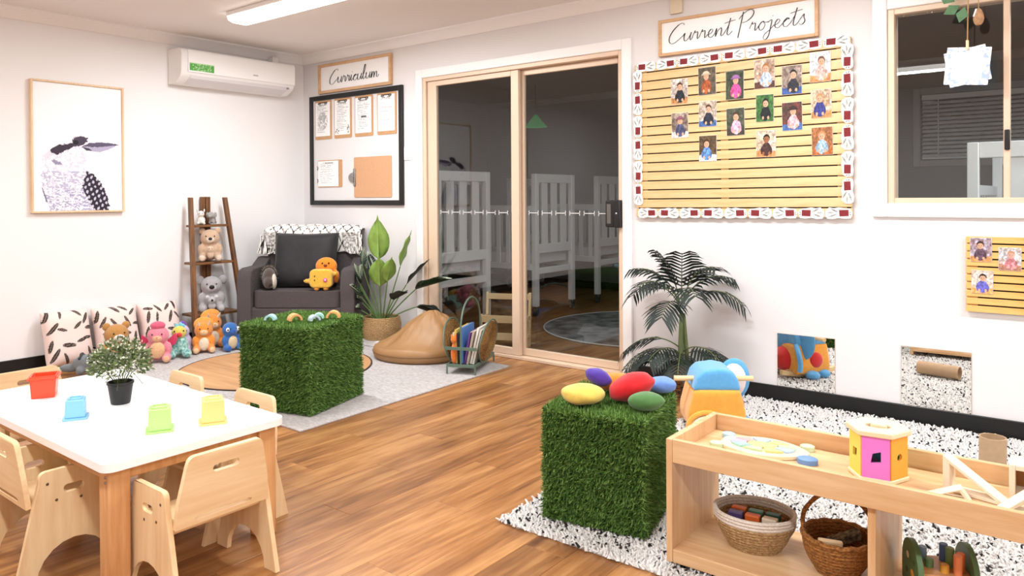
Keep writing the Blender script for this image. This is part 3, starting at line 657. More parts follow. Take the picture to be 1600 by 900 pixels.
# ================================================================== RUGS
def shag(name, label, x0, y0, x1, y1, sp, hgt, black):
    t = thing(name, label, 'rug', ((x0+x1)/2, (y0+y1)/2, 0)); W, D = x1-x0, y1-y0
    MB().box(-W/2+.01, -D/2+.01, 0, W/2-.01, D/2-.01, .008).obj('backing', mat('rug_backing', '#ddd6d0', .9), t)
    nx, ny = int(W/sp), int(D/sp); g = NP
    X, Y = np.meshgrid((np.arange(nx)+.5)*sp-W/2, (np.arange(ny)+.5)*sp-D/2)
    X = (X+g.normal(0, sp*.3, X.shape)).ravel(); Y = (Y+g.normal(0, sp*.3, Y.shape)).ravel(); n = len(X)
    a = g.random(n)*2*PI; h = hgt*(.65+.6*g.random(n)); lean = sp*.75
    tx = X+g.normal(0, lean, n); ty = Y+g.normal(0, lean, n); r = sp*.62
    base = [np.stack([X+r*np.cos(a+k*PI*2/3), Y+r*np.sin(a+k*PI*2/3), np.full(n, .005)], 1) for k in range(3)]
    top = [np.stack([tx+r*.62*np.cos(a+k*PI*2/3), ty+r*.62*np.sin(a+k*PI*2/3), .006+h], 1) for k in range(3)]
    V = np.stack(base+top, 1).reshape(-1, 3); i = np.arange(n)*6
    Q = np.concatenate([np.stack([i+k, i+(k+1) % 3, i+3+(k+1) % 3, i+3+k], 1) for k in range(3)]+[np.stack([i+3, i+4, i+5, i+5], 1)])
    # triangulate everything
    Tm = np.concatenate([Q[:, [0, 1, 2]], Q[:3*n][:, [0, 2, 3]]])
    isb = g.random(n) < black
    c = np.where(isb[:, None], np.array([.035, .032, .034]), np.array([.80, .78, .755])*(.86+.14*g.random(n))[:, None])
    o = quick_mesh('pile', V, Tm, np.repeat(c, 6, 0), vcol('rug_pile', .95, .1), t); stuff(o)
    return t
shag('speckled_rug', 'white shaggy rug with black flecks under the toy shelf', -1.675, 2.045, .75, YB-.02, .0115, .013, .095)
gr = thing('grey_rug', 'pale grey low-pile rug under the armchair and bean bag', 'rug', (0, 0, 0))
MB().prism([(-5.52, 2.30), (-3.085, 2.245), (-3.137, 3.975), (-5.55, 4.02)], 0, .010, 'z').obj('rug_body', mat('grey_rug_pile', '#cfc9c7', .95, c2='#b3adab', scale=40, bump=.4, bscale=500, stretch=(1, 2.2, 1), detail=8), gr, bevel=.003)
mt = thing('round_mat', 'round tan mat with a thin dark edge on the grey rug', 'mat', (-4.37, 3.0, .0105))
b = MB().lathe([(.622, 0), (.622, .006)], 64); b.obj('mat_body', wood('mat_tan', '#b08055', '#cfa071', 'x', 3, .6), mt)
b = MB().lathe([(.622, 0), (.632, 0), (.632, .0065), (.622, .0065), (.622, 0)], 64, cap=False); b.obj('edge_binding', mat('mat_edge', '#3c2c20', .7), mt)
# ================================================================== GRASS CUBES
def grass_cube(label, corner_, dx, dy, sz, n, seed, lid=False):
    """corner_ = nearest bottom corner (x,y,z); dx,dy = edge vectors"""
    g = np.random.default_rng(seed); P0 = np.array(corner_, float); dx = np.array([*dx, 0.]); dy = np.array([*dy, 0.]); up = np.array([0, 0, sz])
    c = P0+(dx+dy)/2; t = thing('grass_cube', label, 'cube seat', tuple(c))
    o = -(dx+dy)/2; ins = .012
    ex, ey = dx/np.linalg.norm(dx), dy/np.linalg.norm(dy)
    def pt(a, b_): return tuple(o+dx*a+dy*b_+ex*ins*(1-2*a)+ey*ins*(1-2*b_))
    q = [pt(0, 0), pt(1, 0), pt(1, 1), pt(0, 1)]
    cr_ = np.cross(dx, dy)[2]
    if cr_ < 0: q = q[::-1]
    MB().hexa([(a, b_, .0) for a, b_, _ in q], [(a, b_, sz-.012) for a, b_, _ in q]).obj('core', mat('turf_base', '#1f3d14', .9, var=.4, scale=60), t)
    faces = [(o, dx, up, -ey, 1), (o+dy, dx, up, ey, .5), (o, dy, up, -ex, 1), (o+dx, dy, up, ex, .8), (o+up, dx, dy, np.array([0, 0, 1.]), 1.15)]
    VV = []; CC = []
    for (b0, e1, e2, nrm, dens) in faces:
        m = int(n*dens/5); a = g.random((m, 1)); b_ = g.random((m, 1)); p = b0+e1*a+e2*b_-nrm*.012
        # round the cube edges slightly
        L = .014+.016*g.random((m, 1)); d = nrm*(.75+.3*g.random((m, 1)))+g.normal(0, .42, (m, 3)); d[:, 2] -= .18*(1-abs(nrm[2])); d /= np.linalg.norm(d, axis=1, keepdims=True)
        sd = np.cross(d, g.normal(0, 1, (m, 3))); sd /= np.linalg.norm(sd, axis=1, keepdims=True); wv = sd*(.0018+.0012*g.random((m, 1)))
        tip = p+d*L; tip[:, 2] = np.maximum(tip[:, 2], .002); mid = p+d*L*.55
        VV.append(np.stack([p-wv, p+wv, mid+wv*.8, tip, mid-wv*.8], 1).reshape(-1, 3))
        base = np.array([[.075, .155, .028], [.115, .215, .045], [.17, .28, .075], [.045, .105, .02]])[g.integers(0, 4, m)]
        base = base*(1.0+.6*g.random((m, 1)))*(1.15 if abs(nrm[2]) > .5 else 1); CC.append(np.repeat(base, 5, 0))  # top-face blades coloured lighter, standing in for the light they catch
    V = np.concatenate(VV); k = np.arange(len(V)//5)*5
    Fq = np.concatenate([np.stack([k, k+1, k+2], 1), np.stack([k, k+2, k+4], 1), np.stack([k+4, k+2, k+3], 1)])
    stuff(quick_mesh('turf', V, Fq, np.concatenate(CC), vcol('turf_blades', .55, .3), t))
    if lid:                                                            # lid seam around the top
        q2 = [tuple(np.array(p_)*1.0) for p_ in q]
        MB().tube([(p_[0]*1.012, p_[1]*1.012, sz-.032) for p_ in q2], .006, 6, closed=True).obj('lid_seam', mat('seam_dark', '#0a1206', .9), t)
    return t
grass_cube('tall artificial grass cube on the grey rug holding wooden arches', (-3.222, 2.415, .0180), (-.463, -.118), (-.138, .466), .452, 62000, 3)
grass_cube('artificial grass cube beside the toy shelf holding felt stones', (-1.178, 2.205, .020), (-.368, -.062), (-.085, .40), .385, 62000, 5, True)
# ================================================================== PLAY TABLE
tb = thing('play_table', 'low rectangular white play table with wooden legs', 'table', (-2.805, 1.245, 0))
MB().prism(rrect(-.605, -.3, .605, .3, .035, 6), .374, .400, 'z').obj('table_top', mat('white_laminate', '#f7f6f5', .25), tb, bevel=.006, seg=3)
for sx in (-1, 1):
    for sy in (-1, 1):
        cx_, cy_ = sx*.545, sy*.245; l = MB().box(cx_-.032, cy_-.032, 0, cx_+.032, cy_+.032, .374).obj('leg', BEECH, tb, bevel=.006)
        for z in (.335, .35): MB().ell((cx_+.012*sx, cy_-.033*sy*-1, z-.0), (.004, .003, .004), n=8, k=5).obj('bolt', STEEL, l)
for sy in (-1, 1): MB().box(-.513, sy*.255-.011, .333, .513, sy*.255+.011, .374).obj('rail', BEECHX, tb, bevel=.003)
for sx in (-1, 1): MB().box(sx*.555-.011, -.213, .333, sx*.555+.011, .213, .374).obj('rail', BEECH, tb, bevel=.003)
# ================================================================== TODDLER CHAIRS   (front = -y, back = +y)
def arc(cx_, cy_, r, a0, a1, n=8): return [(cx_+r*math.cos(a0+(a1-a0)*i/n), cy_+r*math.sin(a0+(a1-a0)*i/n)) for i in range(n+1)]
def slot(cx_, cy_, w_, h_): return arc(cx_+w_/2-h_/2, cy_, h_/2, -PI/2, PI/2, 5)+arc(cx_-w_/2+h_/2, cy_, h_/2, PI/2, 1.5*PI, 5)
def make_chair():
    t = thing('toddler_chair', 'x', 'chair', (0, 0, 0), 0, 'plywood toddler chairs around the play table')
    # side panel outline in (y, z)
    side = [(-.165, 0), (-.105, 0)]+[(-.105+.105*(1-math.cos(a)), .0+.105*math.sin(a)) for a in [PI*i/10 for i in range(1, 10)]]+[(.105, 0), (.165, 0), (.098, .298)]+arc(.078, .308, .02, .1, PI/2, 4)+[(-.055, .328)]+arc(-.068, .311, .017, PI/2, PI*.97, 4)
    for s in (-1, 1):
        o = MB().prism(side, s*.155-.008, s*.155+.008, 'x', 0, [slot(0, .262, .06, .024)]).obj('side_panel', PLY, t, bevel=.003)
        for yy, zz in ((.075, .29), (.05, .235), (-.02, .225)): MB().ell((s*.1635, yy, zz), (.0015, .0045, .0045), n=8, k=5).obj('screw', mat('screw_dark', '#6a5a48', .4, metal=.6), o)
    back = [(-.148, .225), (.148, .225), (.142, .300), (.122, .40)]+arc(.098, .405, .022, .1, PI/2, 4)+[(-.098, .427)]+arc(-.098, .405, .022, PI/2, PI-.1, 4)+[(-.122, .40), (-.142, .30)]
    low = [(-.085, .238), (.085, .238), (.092, .246), (.075, .250), (-.075, .250), (-.092, .246)]
    o = MB().prism(back, -.0075, .0075, 'y', 0, [slot(0, .375, .085, .022), low]).obj('backrest', PLYX, t, bevel=.003)
    o.location = (0, .068, 0); o.rotation_euler = (-.10, 0, 0); o.location.y = .068+.0+.03
    MB().box(-.147, -.125, .196, .147, .085, .211).obj('seat', PLYX, t, bevel=.003)
    return t
ch = make_chair()
CH = [((-2.152, 1.205, 0), -PI/2, 'plywood toddler chair tucked under the short table end facing the open floor'),
      ((-2.665, .985, 0), PI, 'plywood toddler chair on the table side away from the grass cube'),
      ((-3.468, 1.24, 0), PI/2, 'plywood toddler chair at the short table end nearest the bird print wall'),
      ((-2.49, 1.475, 0), 0, 'plywood toddler chair on the grass cube side of the table, nearer the open floor'),
      ((-2.985, 1.475, 0), 0, 'plywood toddler chair on the grass cube side of the table, behind the potted plant')]
for i, (lo, rz, lab) in enumerate(CH):
    c = ch if i == 0 else dup(ch, lo, rz, lab)
    c.location = lo; c.rotation_euler = (0, 0, rz); c['label'] = lab
# ================================================================== CUPS AND PLANT ON TABLE
def sort_cup(label, x, y, rz, s, col, up):
    t = thing('stacking_cup', label, 'stacking cup', (x, y, .4005), rz, 'stacking cups on the play table'); m = mat('cup_'+col, col, .3, spec=.5)
    a, b_ = s/2, s/2*(.88 if up else .93); h = s*(.95 if up else 1.08); e = .005; fl_ = .007
    if up:      # open top, flange on top
        b = MB(); o0 = [(-b_, -b_, 0), (b_, -b_, 0), (b_, b_, 0), (-b_, b_, 0)]; o1 = [(-a, -a, h), (a, -a, h), (a, a, h), (-a, a, h)]
        i1 = [(-a+e, -a+e, h), (a-e, -a+e, h), (a-e, a-e, h), (-a+e, a-e, h)]; i0 = [(-b_+e, -b_+e, e), (b_-e, -b_+e, e), (b_-e, b_-e, e), (-b_+e, b_-e, e)]
        b.add(o0+o1+i1+i0, [(3, 2, 1, 0)]+[(k, (k+1) % 4, 4+(k+1) % 4, 4+k) for k in range(4)]+[(4+k, 4+(k+1) % 4, 8+(k+1) % 4, 8+k) for k in range(4)]+[(8+k, 8+(k+1) % 4, 12+(k+1) % 4, 12+k) for k in range(4)]+[(12, 13, 14, 15)])
        b.obj('cup_body', m, t, bevel=.002); r = a+fl_
        b = MB(); frame = frame_rect(b, -r, -r, r, r, fl_+.002, h-.012, h-.004); b.xf(Matrix(((1, 0, 0, 0), (0, 0, 1, 0), (0, 1, 0, 0), (0, 0, 0, 1)))); b.obj('rim', m, t, bevel=.002)
    else:       # upside down: flange at the bottom, recessed ring on the closed top
        b = MB(); r = a+fl_; b.prism(rrect(-r, -r, r, r, .008), 0, .006, 'z'); b.obj('rim', m, t, bevel=.002)
        b = MB(); b.hexa([(-a, -a, .005), (a, -a, .005), (a, a, .005), (-a, a, .005)], [(-b_, -b_, h), (b_, -b_, h), (b_, b_, h), (-b_, b_, h)]); b.obj('cup_body', m, t, bevel=.004)
        b = MB(); frame_rect(b, -b_*.72, -b_*.72, b_*.72, b_*.72, .005, h-.001, h+.004); b.xf(Matrix(((1, 0, 0, 0), (0, 0, 1, 0), (0, 1, 0, 0), (0, 0, 0, 1)))); b.obj('foot_ring', m, t, bevel=.0015)
sort_cup('red square stacking cup standing open side up', -3.172, 1.148, 1.09, .088, '#f0512f', True)
sort_cup('light blue square stacking cup turned upside down', -2.768, 1.098, 1.09, .062, '#86c4ea', False)
sort_cup('lime green square stacking cup turned upside down', -2.400, 1.205, 1.09, .070, '#b4dd85', False)
sort_cup('yellow square stacking cup turned upside down', -2.345, 1.358, 1.09, .074, '#f3d084', False)
t = thing('potted_plant', 'small white-flowering plant in a black pot on the play table', 'potted plant', (-2.835, 1.278, .4005))
MB().lathe([(.031, 0), (.033, .003), (.043, .07), (.046, .072), (.046, .080), (.041, .080), (.039, .066), (.0, .062)], 24, cap=True).obj('pot', mat('pot_black', '#17171a', .45), t)
def leaf_ball(n, R, cz, L, wd, seed, squash=.85):
    g = np.random.default_rng(seed); d = g.normal(0, 1, (n, 3)); d /= np.linalg.norm(d, axis=1, keepdims=True); d[:, 2] = np.where(d[:, 2] < -.35, -d[:, 2]*.3, d[:, 2])
    rr = R*(.45+.55*g.random((n, 1))**.6); p = d*rr*np.array([1, 1, squash])+np.array([0, 0, cz])
    e = d+g.normal(0, .7, (n, 3)); e /= np.linalg.norm(e, axis=1, keepdims=True); s = np.cross(e, g.normal(0, 1, (n, 3))); s /= np.linalg.norm(s, axis=1, keepdims=True)
    l = L*(.7+.6*g.random((n, 1))); V = np.stack([p, p+e*l*.5+s*wd, p+e*l, p+e*l*.5-s*wd], 1).reshape(-1, 3); k = np.arange(n)*4
    return V, np.stack([k, k+1, k+2, k+3], 1), g
V, Fq, g = leaf_ball(1500, .105, .145, .019, .0042, 4)
c = np.array([[.11, .16, .05], [.17, .22, .08], [.25, .29, .15], [.07, .11, .035]])[g.integers(0, 4, 1500)]
stuff(quick_mesh('foliage', V, Fq, np.repeat(c, 4, 0), vcol('small_leaves', .6), t))
V, Fq, g = leaf_ball(420, .112, .15, .010, .0046, 9)
stuff(quick_mesh('blossom', V, Fq, np.repeat(np.array([[.70, .70, .58]])*np.ones((420, 1)), 4, 0), vcol('small_leaves', .6), t))
b = MB()
for i in range(16):
    a = i*2.4; b.tube([(.008*math.cos(a), .008*math.sin(a), .062), (.04*math.cos(a), .04*math.sin(a), .11), (.075*math.cos(a), .075*math.sin(a), .13+.07*math.sin(i))], .0012, 5)
b.obj('stem', mat('stem_green', '#4a5a2c', .7), t)
# ================================================================== TOY SHELF AND CONTENTS
RZ = .021                                            # top of the speckled rug pile
sh = thing('toy_shelf', 'low open pine toy shelf with a rimmed top tray', 'shelf', (-1.055, 2.112, RZ))
SL, SD, SHT = 1.62, .362, .380
PINEZ = wood('pine_shelf_upright', '#cd9d6c', '#e4c297', 'z', 5, .4)
for x, nm in ((0, 'end_panel'), (SL-.02, 'end_panel')): MB().box(x, 0, 0, x+.02, SD, SHT).obj(nm, PINEZ, sh, bevel=.002)
MB().box(.572, .02, .04, .592, SD-.005, .31).obj('divider', PINEZ, sh, bevel=.002)
MB().box(.02, .002, .308, SL-.02, .020, SHT).obj('front_rim', PINE, sh, bevel=.002)
MB().box(.02, SD-.020, .308, SL-.02, SD-.002, SHT).obj('back_rim', PINE, sh, bevel=.002)
MB().box(.02, .020, .312, SL-.02, SD-.020, .328).obj('tray', PINE, sh)
MB().box(.02, .0205, .024, SL-.02, SD-.004, .040).obj('bottom_board', PINE, sh)
MB().box(.02, .002, 0, SL-.02, .0203, .0405).obj('plinth', PINE, sh, bevel=.002)
TZ = RZ+.3285; BZ = RZ+.0405                          # tray top, lower board top
# turtle puzzle
t = thing('puzzle_board', 'flat pastel turtle-shaped wooden puzzle on the shelf tray', 'puzzle', (-.835, 2.338, TZ), .08)
b = MB().prism([(.135*math.cos(a)*(1+.05*math.cos(5*a)), .085*math.sin(a)*(1+.05*math.cos(4*a))) for a in [2*PI*i/40 for i in range(40)]], 0, .012, 'z'); b.obj('base', PLYE, t, bevel=.002)
PZ = [mat('puzzle_'+str(i), c, .5) for i, c in enumerate(('#b9d7a6', '#e8d28a', '#a9c8e6', '#e6a6a0', '#cbb2dc', '#9fcfc0'))]
for i in range(9):
    a0, a1 = 2*PI*i/9+.05, 2*PI*(i+1)/9-.05
    P = [(.10*math.cos(a), .058*math.sin(a)) for a in [a0+(a1-a0)*k/5 for k in range(6)]]+[(.05*math.cos(a), .028*math.sin(a)) for a in [a1-(a1-a0)*k/3 for k in range(4)]]
    MB().prism(P, .012, .018, 'z').obj('puzzle_piece', PZ[i % 6], t, bevel=.001)
MB().prism([(.046*math.cos(a), .025*math.sin(a)) for a in [2*PI*k/14 for k in range(14)]], .012, .018, 'z').obj('puzzle_piece', PZ[1], t, bevel=.001)
for (px_, py_, c, s) in ((.145, -.05, '#6f96cf', .030), (-.125, .06, '#a8cfe4', .022), (.12, .068, '#c4dbb2', .022), (-.13, -.05, '#c4dbb2', .022)):
    MB().lathe([(s, 0), (s, .014), (s*.8, .017)], 16, c=(px_, py_, 0), sy=.8).obj('flipper' if s < .03 else 'head', mat('pz_'+c, c, .5), t)
# octagonal shape sorter
t = thing('shape_sorter', 'hexagonal wooden shape sorter with yellow and pink side panels', 'shape sorter', (-.497, 2.32, TZ), .12)
def ngon(r, n, ph=0): return [(r*math.cos(2*PI*i/n+ph), r*math.sin(2*PI*i/n+ph)) for i in range(n)]
MB().prism(ngon(.080, 6, 0), 0, .012, 'z').obj('base', PLYE, t, bevel=.003)
MB().prism(ngon(.086, 6, 0), .128, .143, 'z', 0, [[(.034*math.cos(a), .024*math.sin(a)) for a in [2*PI*k/16 for k in range(16)]]]).obj('top', PLYE, t, bevel=.003)
SC_ = ['#7fc06a', '#5fa8dc', '#e86a5a', '#f2d75c', '#e07bd6', '#f0a83c']
for i in range(6):
    a = 2*PI*(i+.5)/6; R = .062; w_ = .0355
    hole = [[(-.013, -.012), (.010, -.014), (.013, .012), (-.012, .012)], [(-.013, -.016), (.013, -.012), (.013, .018), (-.008, .010)], slot(0, 0, .022, .022)][i % 3]
    o = MB().prism([(-w_, -.058), (w_, -.058), (w_, .058), (-w_, .058)], -.004, .004, 'y', 0, [hole]).obj('side_panel', mat('sorter_'+SC_[i], SC_[i], .4), t)
    o.location = (R*math.cos(a), R*math.sin(a), .070); o.rotation_euler = (0, 0, a+PI/2)
for i, (c, p) in enumerate((('#3f8f4a', (.01, -.02, .035)), ('#6a3f86', (-.02, .01, .032)), ('#2f6aa8', (.025, .02, .03)))):
    bk = MB().box(-.014, -.014, -.014, .014, .014, .014).obj('loose_block', mat('lb'+c, c, .5), None, bevel=.003, loc=(-.497+p[0], 2.32+p[1], TZ+.0275), rot=(0, 0, i)); tag(bk, 'small %s block inside the shape sorter' % ('green', 'purple', 'blue')[i], 'block', 'blocks inside the shape sorter')
o = MB().prism([(-.02, -.012), (.022, -.014), (.018, .012), (-.02, .010)], 0, .016, 'z').obj('loose_block', PLYE, None, bevel=.003, loc=(-.497, 2.32, TZ+.133), rot=(0, .1, .3)); tag(o, 'pale wooden block poking out of the sorter top hole', 'block')
# white wooden frames and blocks at the right end of the tray
WFR = mat('limewashed_wood', '#f0dfc8', .5, var=.08, scale=30)
def tri_frame(label, x, y, rz, pts, wd=.02, tilt=0):
    cx_ = sum(p[0] for p in pts)/3; cz_ = sum(p[1] for p in pts)/3
    inner = [(cx_+(p[0]-cx_)*.68, cz_+(p[1]-cz_)*.68) for p in pts]
    o = MB().prism(pts, -wd, wd, 'y', 0, [inner]).obj('triangle_frame', WFR, None, bevel=.002, loc=(x, y, TZ), rot=(tilt, 0, rz)); return tag(o, label, 'wooden frame', 'wooden building frames')
tri_frame('right-angled pale wooden triangle frame standing beside the small cube frame', -.258, 2.315, -.25, [(-.075, 0), (.085, 0), (-.075, .095)])
tri_frame('pale wooden triangle frame leaning beside the right-angled frame', -.135, 2.27, .45, [(-.08, 0), (.07, 0), (.075, .115)])
tri_frame('small flat pale wooden triangle frame near the shape sorter', -.315, 2.26, .2, [(-.055, 0), (.055, 0), (.03, .035)])
t = thing('cube_frame', 'pale wooden hollow cube block behind the triangle frames', 'wooden block', (-.145, 2.398, TZ), .05)
frame_rect(MB(), -.045, 0, .045, .09, .014, -.045, .045).obj('shell', WFR, t, bevel=.002)
MB().box(-.031, .03, .014, .031, .036, .076).obj('inner_panel', mat('amber_panel', '#b5793f', .5), t)
t = thing('green_bowl', 'small green bowl at the end of the shelf tray', 'bowl', (-.095, 2.19, TZ))
MB().lathe([(.02, 0), (.035, .008), (.05, .03), (.046, .03), (.03, .01), (0, .006)], 20).obj('bowl', mat('bowl_green', '#3d9a50', .4), t)
# woven baskets on the lower board
def weave(name, c1, c2, sx=1.0, scale=120):
    if name in MATS: return MATS[name]
    m = mat(name, c1, .8, c2=c2, scale=scale, stretch=(1, 1, 2.5), bump=.7, bscale=scale*1.3); return m
SEA = weave('seagrass_weave', '#cfae7e', '#8f6c40'); SEAR = mat('basket_rim_white', '#e6ddd2', .8, var=.2, scale=200, bump=.5); WICK = weave('wicker_weave', '#b87c3c', '#6e431a')
def ring_basket(t, prof, m, mr, n=40, sx=1, sy=1, ringr=.0055, rim_rings=2):
    """coiled basket: real coils stacked along the profile"""
    b = MB(); rb = MB()
    for i, (r, z) in enumerate(prof):
        P = [(r*sx*math.cos(a)*(1+.012*math.sin(7*a+i)), r*sy*math.sin(a), z+.0012*math.sin(n*.5*a+i*PI)) for a in [2*PI*k/n for k in range(n)]]
        (rb if i >= len(prof)-rim_rings else b).tube(P, ringr, 6, closed=True)
    o = b.obj('coiled_wall', m, t); rb.obj('rim', mr, t)
    MB().lathe([(prof[0][0]*.98, 0), (prof[0][0]*.98, .006)], n, sx=sx, sy=sy).obj('base', m, t)
t = thing('seagrass_basket', 'oval seagrass basket with a white rim on the lower shelf', 'basket', (-.845, 2.292, BZ), .1)
prof = [(.075+.045*math.sin(i/11*PI/2), .005+i*.0095) for i in range(12)]
ring_basket(t, prof, SEA, SEAR, 44, 1.0, .85, .0062, 3)
BC = [('green', '#17584a'), ('green', '#1d6a55'), ('teal', '#4d8a7a'), ('orange', '#d9702a'), ('purple', '#5a4870'), ('tan', '#c09a6a'), ('green', '#14503f'), ('pale', '#d8c8b0'), ('teal', '#3d7a6c'), ('orange', '#cc5f22'), ('violet', '#4a3a66'), ('green', '#1a5f4c')]
lay = [(x_, y_, z_) for z_, xs in ((.019, (-.026, .026)), (.0435, (-.05, 0, .05)), (.068, (-.052, 0, .052)), (.0925, (-.052, 0, .052))) for x_ in xs for y_ in (-.0185, .0185)]
for i, (x_, y_, z_) in enumerate(lay):
    cn, c = BC[(i*5+i//6) % 12]
    o = MB().box(-.022, -.0135, -.011, .022, .0135, .011).obj('toy_block', mat('block_'+c, c, .5), None, bevel=.003, loc=(-.845+x_*.995-y_*.1, 2.292+y_+x_*.1, BZ+z_), rot=(0, 0, .1+.06*math.sin(i*2.1)))
    tag(o, cn+' wooden block in the seagrass basket', 'block', 'blocks in the seagrass basket ('+cn+')')
t = thing('wicker_basket', 'round brown wicker basket with a tall hoop handle on the lower shelf', 'basket', (-.598, 2.285, BZ), .3)
ring_basket(t, [(.058+.034*math.sin(i/9*PI/2), .005+i*.0098) for i in range(10)], WICK, WICK, 36, 1, 1, .006, 2)
b = MB(); b.tube([((.095)*math.cos(a), .095*math.sin(a), .103+.002*math.sin(a*14)) for a in [2*PI*k/56 for k in range(56)]], .008, 6, closed=True); b.obj('braided_rim', WICK, t)
b = MB()
for q in (-.006, .006): b.tube(smoothpts([(-.092, q, .095), (-.09, q, .16), (-.045, -q, .215), (0, q, .232), (.045, -q, .215), (.09, q, .16), (.092, q, .095)], 5), .006, 6)
b.obj('handle', WICK, t)
for i, (dx, dy, rz, lab, m) in enumerate(((.01, .028, .5, 'dark bristle brush lying in the wicker basket', mat('dark_bristle', '#2a2420', .9, c2='#8a7a58', scale=80)), (-.012, -.032, .5, 'tan wooden stick lying in the wicker basket', PLYX))):
    o = MB().box(-.05 if i == 0 else -.034, -.016 if i == 0 else -.008, -.012, .05 if i == 0 else .034, .016 if i == 0 else .008, .012).obj('brush' if i == 0 else 'wooden_stick', m, None, bevel=.004, loc=(-.598+dx, 2.285+dy, BZ+.085), rot=(.1, -.35 if i == 0 else .1, rz)); tag(o, lab, 'brush' if i == 0 else 'stick')
# green hammering bench toy
t = thing('peg_toy', 'green arched wooden toy with coloured pegs on the lower shelf', 'peg toy', (-.345, 2.335, BZ), .45)
GRN = mat('peg_toy_green', '#55784f', .5); MINT = mat('peg_toy_mint', '#a9d0b4', .5)
for s in (-1, 1):
    o = MB().prism([(-.075, 0), (.075, 0), (.075, .06)]+arc(0, .06, .075, 0, PI, 12)+[(-.075, .06)], s*.068-.007, s*.068+.007, 'x').obj('end_arch', GRN, t, bevel=.003)
    if s == -1:
        for (yy, zz, r_, c) in ((-.02, .05, .014, '#e3a13c'), (.02, .085, .012, '#e8dcc4'), (.03, .04, .010, '#3c5a44'), (-.035, .085, .009, '#3c5a44')): MB().ell((-.0755, yy, zz), (.0015, r_, r_*.8), n=12, k=6).obj('painted_leaf', mat('pl'+c, c, .6), o)
MB().box(-.061, -.06, .055, .061, .06, .070).obj('peg_plate', BEECHX, t, bevel=.002)
MB().box(-.061, -.064, 0, .061, -.056, .055).obj('front_panel', MINT, t)
for i, (x_, y_, c, h_) in enumerate(((-.035, .03, '#8faed0', .035), (.02, .035, '#5a74a8', .045), (-.03, -.01, '#6f9a6a', .02), (.025, .0, '#77945f', .05), (.0, -.038, '#d9a03c', .02), (.045, -.02, '#ee7f3a', .045), (.03, -.045, '#f09060', .05))):
    MB().lathe([(.011, .06), (.011, .07+h_), (.009, .072+h_)], 14, c=(x_, y_, 0)).obj('peg', mat('peg'+c, c, .5), t)
# cardboard tubes on the rug
CARD = mat('cardboard', '#b89a7a', .85, var=.08, scale=40)
def tube_obj(label, loc, rot, r, L):
    o = MB().lathe([(r, 0), (r, L), (r-.005, L), (r-.005, 0), (r, 0)], 28, cap=False).obj('cardboard_tube', CARD, None, loc=loc, rot=rot); return tag(o, label, 'cardboard tube')
tube_obj('short brown cardboard tube standing upright on the speckled rug', (-.338, 3.55, RZ), (0, 0, 0), .048, .155)
tube_obj('brown cardboard tube lying on its side on the speckled rug', (-.90, 3.065, RZ+.04), (0, PI/2, .2), .040, .235)
# felt stones on the grass cube
FELT = 'felt stones on the grass cube'
def stone(name_c, col, x, y, z, r, rz, ry=0, seed=0):
    o = MB().ell((0, 0, 0), r, n=28, k=18, lump=.08, seed=seed).obj('felt_stone', mat('felt_'+name_c, col, .95, var=.12, scale=45, sheen=.3, bump=.25, bscale=500), None, loc=(x, y, z), rot=(0, ry, rz)); return tag(o, name_c+' felt stone on the grass cube', 'felt stone', FELT)
GT = .418
stone('yellow', '#e6c95e', -1.437, 2.235, GT+.034, (.078, .058, .036), .65, 0, 1)
stone('purple', '#4c2f9c', -1.44, 2.345, GT+.072, (.05, .034, .030), .35, .35, 2)
stone('orange', '#f0821e', -1.425, 2.46, GT+.033, (.088, .05, .034), .55, 0, 3)
stone('red', '#d0101c', -1.315, 2.365, GT+.052, (.085, .058, .046), .75, -.32, 4)
stone('light blue', '#6b92dc', -1.283, 2.53, GT+.030, (.058, .042, .030), .6, 0, 5)
stone('green', '#4d7d40', -1.222, 2.298, GT+.030, (.062, .045, .031), .7, 0, 6)
# wooden arches on the other grass cube
def arch(label, col, x, y, rz, R, wd):
    P = arc(0, 0, R, 0, PI, 14)+arc(0, 0, R-.012, PI, 0, 14)
    o = MB().prism(P, -wd/2, wd/2, 'y').obj('arch_block', mat('arch_'+col, col, .55), None, bevel=.0015, loc=(x, y, .487), rot=(0, 0, rz)); return tag(o, label, 'arch block', 'arch blocks on the grass cube')
arch('pale blue wooden arch on the grass cube', '#a9d6da', -3.56, 2.405, .65, .030, .045)
arch('larger orange wooden arch on the grass cube, between the pale blue and grey-blue arches', '#e2a868', -3.44, 2.475, 1.25, .036, .055)
arch('grey-blue wooden arch on the grass cube', '#b6cbd4', -3.35, 2.535, 1.35, .030, .04)
arch('mint wooden arch on the grass cube', '#a4dccb', -3.395, 2.60, .9, .028, .05)
arch('orange wooden arch on the grass cube next to the mint arch', '#e6b06c', -3.345, 2.66, .75, .038, .05)
